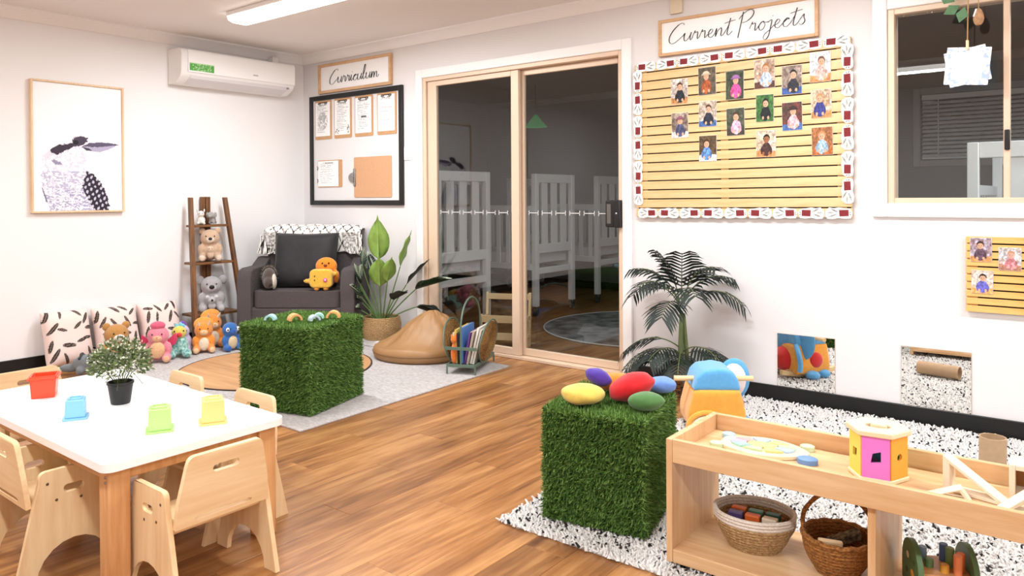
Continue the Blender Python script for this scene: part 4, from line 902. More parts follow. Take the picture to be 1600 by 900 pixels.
# ================================================================== PLUSH ROCKER
t = thing('plush_rocker', 'blue and orange plush elephant rocker with a wooden handle dowel', 'rocking toy', (-1.50, 3.50, RZ), .62)
BLUE = mat('plush_blue', '#5fa9de', .95, var=.1, scale=60, sheen=.4, bump=.2, bscale=400); ORG = mat('plush_orange', '#f2a53e', .95, var=.1, scale=60, sheen=.4, bump=.2, bscale=400)
REDP = mat('plush_red', '#cf2a28', .95, sheen=.4); CREAM = mat('plush_cream', '#efe2c4', .95, sheen=.4); EARW = mat('plush_ear_white', '#e9e1e3', .95, sheen=.3)
DOWEL = wood('dowel_pine', '#d9b27a', '#eed2a4', 'x', 6, .45)
b = MB().prism([(-.135, .02), (.135, .02), (.14, .08), (.112, .205), (-.108, .205), (-.14, .08)], -.125, .125, 'y'); b.obj('body', ORG, t, remesh=.011).modifiers['soft'].iterations = 16
b = MB().prism([(-.112, .195), (.116, .195), (.105, .25), (.075, .292), (.02, .302), (-.055, .296), (-.092, .265)], -.115, .11, 'y'); b.obj('head', BLUE, t, remesh=.010).modifiers['soft'].iterations = 12
for z, r_, m in ((.062, .085, ORG), (.050, .066, CREAM), (.042, .046, REDP), (.034, .026, CREAM)):
    b = MB().tube([(-.055+r_*math.cos(a), -.135-.012*(.085-r_)/.06, z-.03+r_*math.sin(a)*.8) for a in [PI*i/14 for i in range(15)]], .013, 8); b.obj('rainbow_band', m, t)
for (x_, y_, z_, k_) in ((.118, .055, .215, 1), (.0, .105, .195, .85)):
    e = MB().ell((0, 0, 0), (.02*k_, .078*k_, .105*k_), n=20, k=14).obj('ear', BLUE, t); e.location = (x_, y_, z_); e.rotation_euler = (.12, 0, PI/2-.25)
    MB().ell((-.010, 0, -.004), (.016*k_, .062*k_, .086*k_), n=18, k=12).obj('ear_lining', EARW, e)
for x_, y_ in ((.125, -.075), (.15, .02)): MB().ell((x_, y_, .02), (.045, .045, .028)).obj('foot', BLUE, t)
b = MB().tube(smoothpts([(.10, .10, .20), (.15, .12, .15), (.165, .12, .09), (.17, .13, .05)], 5), [.016]*16, 8); b.obj('tail_strap', BLUE, t)
MB().ell((.128, -.02, .105), (.022, .05, .05), n=16, k=10).obj('side_patch', REDP, t)
b = MB().tube([(-.19, -.035, .240), (.19, -.035, .240)], .0125, 14); b.obj('handle_dowel', DOWEL, t)
MB().ell((0, .06, .10), (.10, .12, .095), n=18, k=12).obj('belly', REDP, t)
for s in (-1, 1):
    P = [(-.20+.4*i/16, .022-.022*math.sin(PI*i/16)) for i in range(17)]; P2 = [(a, z+.028) for a, z in reversed(P)]
    MB().prism([(a, z) for a, z in P+P2], s*.085-.012, s*.085+.012, 'x').obj('rocker_runner', DOWEL, t)
for yy in (-.12, .12): MB().box(-.085, yy-.014, .025, .085, yy+.014, .045).obj('cross_bar', DOWEL, t, bevel=.003)
# ================================================================== PALM
t = thing('potted_palm', 'artificial palm with drooping fronds in a woven brown pot', 'potted palm', (-1.905, 4.02, 0))
POT = mat('banana_weave', '#b08452', .8, c2='#3b2716', scale=45, stretch=(1, 1, 1.6), bump=.7, bscale=70)
b = MB()
for i in range(15):
    r_ = .078+.008*math.sin(i/14*PI); b.tube([(r_*math.cos(a)*(1+.02*math.sin(11*a+i*PI)), r_*math.sin(a)*(1+.02*math.sin(11*a+i*PI)), .008+i*.0118) for a in [2*PI*k/44 for k in range(44)]], .0066, 6, closed=True)
b.obj('woven_pot', POT, t); MB().lathe([(.07, 0), (.075, .16), (.0, .15)], 24).obj('soil', mat('soil_dark', '#2a1f16', .95), t)
PALM = mat('palm_leaf', '#12221a', .6, var=.35, scale=14); PSTEM = mat('palm_stem', '#6f7f4e', .6, var=.2, scale=30)
def frond(base, az, el, L, droop, nl, ll, wl, parent):
    pts = []; p = Vector(base); d = Vector((math.cos(az)*math.cos(el), math.sin(az)*math.cos(el), math.sin(el))); seg = 12
    for i in range(seg+1):
        pts.append(Vector((p.x, min(p.y, .145), p.z))); p += d*(L/seg); d.z -= droop/seg; d.normalize()
    s_ = MB().tube(pts, [.0045*(1-.7*i/seg) for i in range(seg+1)], 6).obj('frond_stem', PSTEM, parent)
    for i in range(nl):
        f_ = .28+.72*(i+.5)/nl; q = f_*seg; k = min(int(q), seg-1); c = pts[k].lerp(pts[k+1], q-k); tg = (pts[k+1]-pts[k]).normalized(); sd = tg.cross(Vector((0, 0, 1))); sd = sd.normalized() if sd.length > .05 else Vector((math.sin(az), -math.cos(az), 0)); nn = sd.cross(tg)
        for s in (-1, 1):
            l_ = ll*(.55+.45*math.sin(PI*min(1, .25+f_*.7)))*random.uniform(.9, 1.08); dr = (sd*s*.82+tg*.62-Vector((0, 0, .22))).normalized(); wv = dr.cross(nn).normalized()*wl
            m1 = c+dr*l_*.45+nn*.006; m2 = c+dr*l_*.8-Vector((0, 0, .012)); e = c+dr*l_-Vector((0, 0, .03))
            th = nn*.0006
            V = [c-wv*.4, c+wv*.4, m1+wv, m1-wv, m2+wv*.75, m2-wv*.75, e]; V = V+[v-th for v in V]; V = [Vector((v.x, min(v.y, .15), max(v.z, .004))) for v in V]
            MB().add(V, [(0, 1, 2, 3), (3, 2, 4, 5), (5, 4, 6), (10, 9, 8, 7), (12, 11, 9, 10), (13, 11, 12)]).obj('leaflet', PALM, s_, fixn=False)
for i, (az, el, L, dr, z) in enumerate(((.15, .95, .36, 2.1, .47), (-.9, 1.05, .33, 2.0, .48), (-2.0, 1.1, .33, 2.0, .49), (2.95, .95, .38, 2.2, .48), (-2.7, 1.2, .33, 1.9, .50), (-.3, 1.3, .33, 2.1, .50), (-1.5, .8, .30, 2.0, .46), (-2.4, 1.4, .30, 1.6, .50), (-1.1, 1.42, .30, 1.7, .50), (.4, 1.2, .32, 2.1, .49),
        (3.4, .6, .33, 1.7, .24), (-2.4, .5, .33, 1.7, .20), (-1.2, .45, .30, 1.5, .20), (-.35, .6, .30, 1.6, .22), (-2.9, .3, .30, 1.4, .18), (-1.8, .7, .28, 1.6, .20), (.1, .5, .28, 1.4, .20))):
    frond((.012*math.cos(az), .012*math.sin(az), z+.03), az, el, L*1.1, dr, 11, .165, .0078, t)
for i, (x_, y_) in enumerate(((.0, 0), (.022, .008), (-.016, .014), (.006, -.02))):
    MB().tube([(x_*1.4, y_*1.4, .15), (x_, y_, .3), (x_*.6, y_*.6, .47)], [.013, .012, .007], 8).obj('trunk', PSTEM, t)
# ================================================================== ARMCHAIR (front = -y)
ARM = mat('charcoal_fabric', '#5a5255', .95, c2='#433d3b', scale=260, stretch=(1, .15, 1), bump=.5, bscale=500)
a_ = thing('armchair', 'charcoal grey fabric armchair standing in the room corner', 'armchair', (-4.83, 3.48, .0105), math.radians(36))
def soft(b, name, m, parent, bev=.03, seg=4): return b.obj(name, m, parent, bevel=bev, seg=seg, angle=80)
soft(MB().box(-.36, .02, .10, .36, .50, .30), 'seat_base', ARM, a_, .02)
for s in (-1, 1):
    x0, x1 = (s*.455, s*.345) if s < 0 else (s*.345, s*.455)
    soft(MB().prism([(.0, .08), (.0, .52), (.03, .585), (.10, .60), (.30, .60), (.44, .66), (.52, .66), (.52, .08)], x0, x1, 'x'), 'arm', ARM, a_, .045, 5)
soft(MB().prism([(.40, .10), (.56, .10), (.60, .86), (.56, .89), (.48, .89), (.44, .86)], -.37, .37, 'x'), 'back_rest', ARM, a_, .03)
b = MB()
def pillow(w_, d_, h_, n=14, puff=1.0):
    """soft cushion mesh centred on the origin, thickness along z"""
    b = MB(); V = []; N = n+1
    for s in (1, -1):
        for i in range(N):
            for j in range(N):
                u, v = i/n*2-1, j/n*2-1; e = max(0, (1-u**4)*(1-v**4))**.5
                pin = 1-.05*(1-abs(u))*abs(v)**3; pin2 = 1-.05*(1-abs(v))*abs(u)**3
                V.append((u*w_/2*pin2, v*d_/2*pin, s*h_/2*e*puff))
    Fq = []
    for k in range(2):
        for i in range(n):
            for j in range(n):
                a = k*N*N+i*N+j; q = (a, a+N, a+N+1, a+1); Fq.append(q if k == 0 else q[::-1])
    b.add(V, Fq); return b
b = MB(); b.prism(rrect(-.34, .02, .34, .43, .05, 5), .30, .425, 'z'); soft(b, 'seat_cushion', ARM, a_, .045, 5)
for s in (-1, 1):
    for yy in (.06, .48): MB().lathe([(.018, 0), (.025, .10)], 12, c=(s*.40, yy, 0)).obj('foot', mat('chair_foot', '#1c1512', .5), a_)
# back cushion
def weld(o):
    md = o.modifiers.new('join', 'WELD'); md.merge_threshold = .0008; return o
VELVET = mat('black_velvet', '#141316', .7, c2='#232125', scale=9, sheen=.1, bump=.35, bscale=12)
o = weld(pillow(.52, .44, .15, 16).obj('back_cushion', VELVET, None)); A36 = math.radians(36)
def chair_pt(x, y, z): return (-4.83+x*math.cos(A36)-y*math.sin(A36), 3.48+x*math.sin(A36)+y*math.cos(A36), z+.0105)
o.location = chair_pt(-.01, .298, .645); o.rotation_euler = (math.radians(76), 0, A36); tag(o, 'square black velvet cushion leaning against the armchair back', 'cushion')
# throw over the back: woven diamonds
def diamonds(U, V):
    k = (abs(((U*11+V*3.2) % 1)-.5) < .07) | (abs(((U*11-V*3.2) % 1)-.5) < .07); k &= vnoise(U, V, 60, 3) > .28
    c = np.ones(U.shape+(3,))*np.array([.92, .90, .88]); c[k] = (.09, .085, .09); return c
th = thing('throw_blanket', 'white throw with black diamond pattern and fringe draped over the armchair back', 'blanket', (-4.83, 3.48, .0105), A36)
nx, ny = 150, 46; U, Vv = np.meshgrid(np.linspace(0, 1, nx+1), np.linspace(0, 1, ny+1))
X = (U-.5)*.80; sgn = np.clip((abs(X)-.375)/.03, 0, 1)
prof = np.array([(.414, .70), (.418, .77), (.424, .86), (.455, .900), (.52, .915), (.585, .905), (.622, .86), (.625, .76), (.615, .70)]); tt = np.linspace(0, 1, len(prof))
Yy = np.interp(Vv, tt, prof[:, 0])+.004*np.sin(U*40)*np.cos(Vv*9); Zz = np.interp(Vv, tt, prof[:, 1])+.004*np.sin(U*23+Vv*5)
dr = np.clip((Vv-.33)/.1, 0, 1); side = np.clip((abs(U-.5)-.44)/.06, 0, 1); Zz = Zz-.03*side
P = np.stack([X, Yy, Zz], -1).reshape(-1, 3); ii = (np.arange(ny)[:, None]*(nx+1)+np.arange(nx)).ravel(); Fq = np.stack([ii, ii+1, ii+nx+2, ii+nx+1], 1)
o = quick_mesh('woven_cloth', P, Fq, lin(diamonds(U, Vv*1.3)).reshape(-1, 3), vcol('throw_weave', .95, .1), th); md = o.modifiers.new('thick', 'SOLIDIFY'); md.thickness = .006; md.offset = 1
FR = mat('fringe_white', '#eee9e4', .9); FRB = mat('fringe_black', '#1c1b1c', .9)
b = MB(); b2 = MB(); rr = random.Random(3)
for s in (-1, 1):
    for i in range(17):
        f_ = i/16; y_ = .425-.03*rr.random(); x_ = s*(.30+.115*f_); z_ = .86-.02*f_-(.16*(1-f_) if s < 0 else .12*(1-f_))
        (b if i % 3 else b2).tube([(x_, .408, z_), (x_+s*rr.uniform(-.01, .02), .400, max(z_-.06, .70)), (x_+s*rr.uniform(-.01, .03), .395, max(z_-.12-.03*rr.random(), .685))], .0055, 5)
stuff(b.obj('white_fringe', FR, th)); stuff(b2.obj('black_fringe', FRB, th))
V = [(-.41, .428, .87), (-.25, .423, .87), (-.27, .423, .72), (-.40, .43, .80)]
for s in (-1, 1):
    b = MB(); q = [(s*.39, .405, .86), (s*.25, .405, .86), (s*.29, .398, .70), (s*.385, .402, .76)]; b.add(q+[(p[0], p[1]+.006, p[2]) for p in q], [(0, 1, 2, 3), (7, 6, 5, 4), (0, 4, 5, 1), (1, 5, 6, 2), (2, 6, 7, 3), (3, 7, 4, 0)]); b.obj('corner_drape', mat('throw_corner', '#e6e1dc', .9, c2='#55504e', scale=55), th)
# ---- plush helpers: blobs fused into one body + coloured features
def plush_mat(name, col, var=.14): return mat('plush_'+name, col, .95, var=var, scale=70, sheen=.4, bump=.35, bscale=350)
def blob(name, ells, m, parent, vox=.008):
    b = MB()
    for e in ells:
        if len(e) == 2: b.ell(e[0], e[1], n=14, k=9)
        else: b.ell(e[0], e[1], rotm(*e[2]), n=14, k=9)
    return b.obj(name, m, parent, remesh=vox)
def eyes(t, pts, r=.006):
    for p in pts: MB().ell(p, r, n=8, k=6).obj('eye', EYE, t)
def seated(name, label, loc, rz, s, col, muzzle, ears='round', nose='#151515', nr=.012, extra=None, earc=None, tuft=False):
    """sitting plush facing local -y, s = height in metres"""
    t = thing(name, label, 'plush toy', loc, rz); m = plush_mat(name+col, col); mz = plush_mat('mz'+muzzle, muzzle)
    k = s/.30
    blob('body', [((0, 0, .090*k), (.075*k, .065*k, .083*k)), ((-.065*k, -.055*k, .035*k), (.035*k, .055*k, .033*k)), ((.065*k, -.055*k, .035*k), (.035*k, .055*k, .033*k)),
                  ((-.075*k, -.025*k, .105*k), (.027*k, .03*k, .05*k)), ((.075*k, -.025*k, .105*k), (.027*k, .03*k, .05*k)), ((0, -.005*k, .205*k), (.082*k, .07*k, .075*k))], m, t, .009*k)
    MB().ell((0, -.062*k, .19*k), (.036*k, .022*k, .028*k), n=14, k=9).obj('muzzle', mz, t)
    MB().ell((0, -.083*k, .20*k), (nr*k, .008*k, nr*.85*k), n=10, k=7).obj('nose', mat('nose'+nose, nose, .4), t)
    eyes(t, [(-.034*k, -.066*k, .222*k), (.034*k, -.066*k, .222*k)], .006*k)
    for s_ in (-1, 1):
        if ears == 'round': MB().ell((s_*.062*k, .0, .265*k), (.027*k, .014*k, .027*k), n=12, k=8).obj('ear', m, t)
        elif ears == 'koala': MB().ell((s_*.085*k, .0, .250*k), (.034*k, .016*k, .036*k), n=12, k=8).obj('ear', plush_mat('e'+(earc or col), earc or col), t)
        MB().ell((s_*.068*k, -.105*k, .036*k), (.024*k, .012*k, .026*k), n=12, k=8).obj('paw_pad', mz, t)
    return t, k
# hedgehog, lion and square monster on the seat
def on_seat(x, y, dz=0): p = chair_pt(x, y, .426+dz); return p
t = thing('plush_hedgehog', 'brown and cream plush hedgehog lying in the armchair', 'plush toy', on_seat(-.255, .15), A36+.3)
blob('body', [((0, 0, .085), (.055, .085, .085)), ((0, -.06, .06), (.04, .06, .05))], plush_mat('hedge_brown', '#4a3c36'), t)
b = MB()
for i in range(220):
    a = rr.uniform(0, 2*PI); e = rr.uniform(-.3, 1.3); d = Vector((math.cos(a)*math.cos(e), abs(math.sin(a))*math.cos(e), math.sin(e))); p = Vector((0, .02, .09))+Vector((d.x*.058, d.y*.088, d.z*.088)); b.tube([p, p+d*.016], [.003, .0006], 4)
stuff(b.obj('spines', mat('hedge_spine', '#8b7d6e', .9, c2='#4b4038', scale=90), t)); MB().ell((.038, -.05, .065), (.022, .05, .06), n=14, k=9).obj('face_patch', plush_mat('hedge_cream', '#d8cdbd'), t)
eyes(t, [(.058, -.06, .085)], .005); MB().ell((.02, -.125, .05), .009, n=8, k=6).obj('nose', EYE, t)
t = thing('plush_lion', 'orange plush lion lying on top of the yellow plush in the armchair', 'plush toy', on_seat(.200, .148), A36)
blob('body', [((0, .0, .180), (.088, .044, .072)), ((0, .0, .085), (.075, .040, .078)), ((.085, -.02, .10), (.025, .03, .05)), ((-.085, -.01, .11), (.025, .03, .04))], plush_mat('lion', '#ee8a1e'), t)
eyes(t, [(-.02, -.041, .207), (.03, -.041, .207)], .007); MB().ell((.005, -.045, .19), (.014, .008, .01), n=10, k=6).obj('nose', mat('lion_nose', '#6b2a12', .5), t)
t = thing('plush_monster', 'yellow square plush with stubby legs sitting on the armchair seat', 'plush toy', on_seat(.185, .065), A36+.12)
b = MB().prism(rrect(-.085, .025, .085, .165, .03, 4), -.04, .04, 'y'); b.ell((-.105, 0, .075), (.035, .018, .018)); b.ell((.095, 0, .13), (.03, .018, .018)); b.obj('body', plush_mat('monster', '#e3b540'), t, remesh=.009)
for s_ in (-1, 1): MB().ell((s_*.035, -.012, .018), (.022, .026, .018), n=10, k=7).obj('foot', plush_mat('monster_foot', '#d98f2c'), t)
MB().ell((.035, -.045, .085), (.016, .005, .016), n=12, k=8).obj('cheek_spot', mat('pink_spot', '#d8649a', .8), t); MB().ell((.035, -.049, .085), (.006, .003, .006), n=8, k=6).obj('spot_centre', mat('white_spot', '#f4e4ea', .8), t)
eyes(t, [(-.045, -.042, .115), (-.045, -.042, .085)], .005)
# ================================================================== LADDER SHELF (stands against the left wall; local x -> +Y, -y -> +X)
ld = thing('ladder_shelf', 'tapered brown wooden ladder shelf against the white wall', 'shelf', (-5.655, 3.195, 0), PI/2)
for s in (-1, 1):
    MB().hexa([(s*.215-.014, -.30, .0105), (s*.215+.014, -.30, .0105), (s*.215+.014, -.255, .0105), (s*.215-.014, -.255, .0105)], [(s*.145-.014, -.115, 1.16), (s*.145+.014, -.115, 1.16), (s*.145+.014, -.075, 1.16), (s*.145-.014, -.075, 1.16)]).obj('front_leg', DARKW, ld, bevel=.004)
for x in (-.022, .022): MB().box(x-.018+.02, -.03, 0, x+.018+.02, -.004, 1.165).obj('rear_leg', DARKW, ld, bevel=.004)
DARKX = wood('ladder_brown_board', '#4d3018', '#8a5c34', 'x', 7, .5)
LZ = (.26, .655, .945)
for z in LZ:
    f_ = z/1.16; hw = .215-.07*f_-.008; y0 = -.30+.185*f_+.012
    MB().box(-hw, y0, z-.018, hw, -.032, z).obj('shelf_board', DARKX, ld, bevel=.003)
def on_ladder(x, y, z): return (-5.655-y, 3.195+x, z)
CAMF = math.radians(62)                            # plush on the ladder look towards the room
t, k = seated('plush_koala', 'grey plush koala with a baby koala on the lowest ladder shelf', on_ladder(.0, -.135, LZ[0]), CAMF, .30, '#b3aeb0', '#c6c1c3', 'koala', '#0e0e0e', .020, earc='#a5a0a3')
blob('baby', [((0, -.095, .10), (.03, .026, .03)), ((0, -.085, .055), (.03, .025, .035))], plush_mat('koala_baby', '#c4bfc1'), t, .007); MB().ell((0, -.123, .102), (.008, .005, .010), n=8, k=6).obj('baby_nose', EYE, t)
for s_ in (-1, 1): MB().ell((s_*.032, -.09, .125), (.015, .009, .015), n=10, k=7).obj('baby_ear', plush_mat('koala_ear', '#dedadb'), t)
t, k = seated('plush_bear', 'beige plush bear holding a baby bear on the middle ladder shelf', on_ladder(.0, -.12, LZ[1]), CAMF, .272, '#cfae92', '#e6d3c0', 'round', '#17120f', .016)
blob('baby', [((0, -.09, .10), (.027, .024, .027)), ((0, -.08, .06), (.028, .024, .035))], plush_mat('bear_baby', '#dcc0a6'), t, .007); eyes(t, [(-.01, -.113, .107), (.01, -.113, .107)], .003)
t = thing('plush_elephant', 'tiny grey plush elephant on the top ladder shelf', 'plush toy', on_ladder(.045, -.085, LZ[2]+.004), CAMF-.4)
blob('body', [((0, 0, .032), (.026, .036, .026)), ((0, -.035, .07), (.028, .025, .028)), ((0, -.062, .06), (.009, .018, .010)), ((-.016, -.02, .012), (.010, .010, .014)), ((.016, -.02, .012), (.010, .010, .014)), ((-.016, .02, .012), (.010, .010, .014)), ((.016, .02, .012), (.010, .010, .014))], plush_mat('elephant', '#a8a3a0'), t, .005)
for s_ in (-1, 1): MB().ell((s_*.032, -.025, .072), (.012, .006, .022), n=10, k=7).obj('ear', plush_mat('elephant', '#a8a3a0'), t)
t = thing('plush_lamb', 'tiny white plush lamb on the top ladder shelf', 'plush toy', on_ladder(-.055, -.085, LZ[2]), CAMF)
blob('body', [((0, 0, .035), (.034, .038, .035)), ((0, -.02, .085), (.026, .025, .026)), ((-.022, -.03, .012), (.012, .02, .012)), ((.022, -.03, .012), (.012, .02, .012)), ((-.026, 0, .112), (.008, .006, .016)), ((.026, 0, .112), (.008, .006, .016))], plush_mat('lamb', '#efe9e4'), t, .005); eyes(t, [(-.010, -.044, .09), (.010, -.044, .09)], .003)
# ================================================================== CUSHIONS AND PLUSH ALONG THE LEFT WALL
def leafy(seed):
    g = np.random.default_rng(seed); L = [((i_ % 4+.2+.6*g.random())/4, (i_//4+.2+.6*g.random())/4, g.random()*PI*2, .10+.045*g.random()) for i_ in range(16)]
    def f(U, V):
        c = np.ones(U.shape+(3,))*np.array([.94, .85, .82])
        for (x, y, a, l) in L:
            du, dv = U-x, V-y; p = du*math.cos(a)+dv*math.sin(a); q = -du*math.sin(a)+dv*math.cos(a); k = ((p/l)**2+(q/(l*.27))**2 < 1); c[k] = (.27, .23, .21); c[k & (abs(q) < l*.03)] = (.6, .52, .48)
        return c
    return f
def leaf_cushion(label, loc, rot, w_, d_, seed):
    b = pillow(w_, d_, .16, 90); V = np.array(b.v); Fq = np.array(b.f)
    c = lin(leafy(seed)(V[:, 0]/w_+.5, V[:, 1]/d_+.5)); o = quick_mesh('leaf_cushion', V, Fq, c, vcol('cushion_print', .9, .1))
    o.data.polygons.foreach_set('use_smooth', [True]*len(o.data.polygons)); weld(o); o.location = loc; o.rotation_euler = rot; return tag(o, label, 'cushion', 'leaf print cushions')
leaf_cushion('pink leaf-print cushion leaning on the bare skirting end', (-5.555, 2.155, .205), (math.radians(74), 0, PI/2+.04), .30, .38, 1)
leaf_cushion('pink leaf-print cushion in the middle of the row against the wall', (-5.545, 2.475, .200), (math.radians(71), 0, PI/2-.02), .30, .38, 2)
leaf_cushion('pink leaf-print cushion next to the ladder shelf', (-5.55, 2.795, .195), (math.radians(72), 0, PI/2), .30, .37, 3)
t, k = seated('plush_brown_bear', 'caramel brown plush bear with a white muzzle in front of the cushions', (-5.345, 2.385, .0105), CAMF+.35, .30, '#c08a48', '#efe8e2', 'round', '#6a5a55', .010)
t = thing('plush_dinosaur', 'grey plush dinosaur with black stripes lying beside the table plant', 'plush toy', (-5.20, 2.165, .0125), .75)
blob('body', [((0, 0, .065), (.13, .06, .06)), ((-.14, 0, .035), (.07, .03, .028)), ((.12, 0, .085), (.06, .05, .05)), ((-.05, -.05, .025), (.028, .03, .028)), ((.06, -.05, .025), (.028, .03, .028))], plush_mat('dino', '#767b80'), t)
for i in range(4): MB().tube([(-.06+i*.05, -.045, .10), (-.06+i*.05, 0, .128), (-.06+i*.05, .045, .10)], .009, 6).obj('stripe', plush_mat('stripe', '#1c1d20'), t)
MB().ell((-.205, 0, .025), (.035, .022, .018), n=12, k=8).obj('tail_tip', plush_mat('pale_green', '#dfe3c4'), t)
t, k = seated('plush_pink_dragon', 'pink plush dragon with fabric wings sitting on the rug', (-5.19, 2.60, .0105), CAMF-.1, .27, '#e88a9c', '#e9b48e', 'none', '#c06070', .004)
for s_ in (-1, 1): MB().prism([(0, .0), (s_*.06, .05), (s_*.07, .0), (s_*.055, -.03), (s_*.02, -.045)], .035, .045, 'y').obj('wing', plush_mat('wing', '#e0406a'), t, bevel=.003, loc=(s_*.05, .0, .14))
MB().ell((0, -.01, .255), (.05, .04, .03), n=14, k=9).obj('crest', plush_mat('crest', '#e0607e'), t); MB().ell((0, -.055, .09), (.05, .025, .06), n=14, k=9).obj('belly', plush_mat('peach', '#eab98c'), t)
t = thing('plush_parrot', 'plush parrot with a yellow and red beak and teal spotted body', 'plush toy', (-5.235, 2.775, .0105), CAMF)
blob('body', [((0, 0, .082), (.065, .06, .075)), ((.05, -.07, .034), (.035, .06, .03)), ((-.05, -.06, .03), (.035, .05, .03))], mat('plush_teal_spots', '#3f8f92', .95, c2='#bfe0d2', scale=60, sheen=.3), t)
MB().ell((0, -.005, .175), (.05, .045, .048), n=14, k=9).obj('head', plush_mat('yellow_head', '#e2d060'), t); MB().ell((0, -.055, .165), (.022, .03, .018), n=12, k=8).obj('beak', plush_mat('beak', '#d3302c'), t)
eyes(t, [(-.03, -.038, .19), (.03, -.038, .19)]); blob('crown', [((-.02, 0, .225), (.012, .012, .02)), ((.01, 0, .23), (.012, .012, .022)), ((.03, 0, .22), (.012, .012, .018))], plush_mat('crown_blue', '#7fd0e0'), t, .006)
t = thing('plush_unicorn', 'white and lilac plush toy lying between the parrot and the orange dinosaur', 'plush toy', (-5.358, 2.868, .0125), CAMF)
blob('body', [((0, 0, .07), (.07, .07, .07)), ((.0, -.01, .155), (.05, .055, .05)), ((-.03, -.05, .03), (.03, .05, .03)), ((.03, -.05, .03), (.03, .05, .03))], plush_mat('lilac', '#cfc2e2'), t); eyes(t, [(-.02, -.06, .165), (.025, -.06, .165)])
MB().ell((.0, .03, .17), (.035, .03, .06), n=12, k=8).obj('mane', plush_mat('mane_purple', '#6f45a8'), t)
def trike(label, loc, rz, s):
    t, k = seated('plush_triceratops', label, loc, rz, s, '#ee9238', '#f0c79a', 'none', '#b86a2c', .004)
    MB().ell((0, .02*k, .255*k), (.085*k, .018*k, .065*k), n=18, k=10).obj('frill', plush_mat('frill', '#f0a850'), t)
    for s_ in (-1, 1): MB().tube([(s_*.04*k, -.04*k, .255*k), (s_*.05*k, -.075*k, .295*k)], [.012*k, .002*k], 8).obj('horn', plush_mat('horn', '#f3ead8'), t)
    MB().ell((0, -.055*k, .085*k), (.045*k, .022*k, .06*k), n=14, k=9).obj('belly', plush_mat('belly_cream', '#f0dcc0'), t)
trike('orange plush triceratops with a cream belly sitting on the rug edge', (-5.235, 2.965, .0105), CAMF, .245)
trike('orange plush triceratops sitting behind the blue plush dinosaur', (-5.36, 3.10, .0105), CAMF+.3, .275)
t, k = seated('plush_blue_dinosaur', 'blue plush dinosaur with a cream belly beside the ladder foot', (-5.15, 3.125, .0105), CAMF+.5, .225, '#2f6bb4', '#2a5fb0', 'none', '#1c3f80', .004)
MB().ell((0, -.055*k, .085*k), (.05*k, .025*k, .065*k), n=14, k=9).obj('belly', plush_mat('belly_sand', '#dcc7a0'), t)
for s_ in (-1, 1): MB().ell((s_*.055*k, -.055*k, .215*k), (.020*k, .012*k, .022*k), n=12, k=8).obj('eye_white', mat('eye_white', '#f2f2f2', .4), t); MB().ell((s_*.060*k, -.066*k, .215*k), .008*k, n=8, k=6).obj('pupil', EYE, t)
# ================================================================== POTTED BROADLEAF PLANT
PX, PY = -4.40, 3.965
o = MB().box(-.12, -.12, 0, .12, .12, .05).obj('plant_plinth', mat('plinth_white', '#eceae8', .5, var=.04, scale=20), None, bevel=.006, loc=(PX, PY, .0105)); tag(o, 'low white block under the seagrass plant basket', 'plinth')
t = thing('potted_broadleaf', 'leafy green houseplant with striped leaves in a seagrass basket', 'potted plant', (PX, PY, .061))
ring_basket(t, [(.135+.012*math.sin(i/13*PI), .008+i*.0118) for i in range(14)], SEA, SEA, 44, 1, 1, .0072, 1); MB().lathe([(.12, .0), (.125, .13), (0, .125)], 24).obj('soil', MATS['soil_dark'], t)
STRIPE = mat('striped_leaf', '#1f4a30', .4, c2='#0f2c1c', scale=10); LIGHTL = mat('bright_leaf', '#86a84e', .45, var=.25, scale=14); DARKL = mat('dark_leaf', '#12251d', .45, var=.3, scale=14); RIB = mat('leaf_rib', '#d3dfc6', .5)
def off_arm(v):
    n_ = Vector((math.cos(A36), math.sin(A36))); d_ = (PX+v.x-chair_pt(.455, 0, 0)[0])*n_.x+(PY+v.y-chair_pt(.455, 0, 0)[1])*n_.y
    k_ = max(0, .014-d_); return Vector((v.x+n_.x*k_, min(v.y+n_.y*k_, .205), v.z))
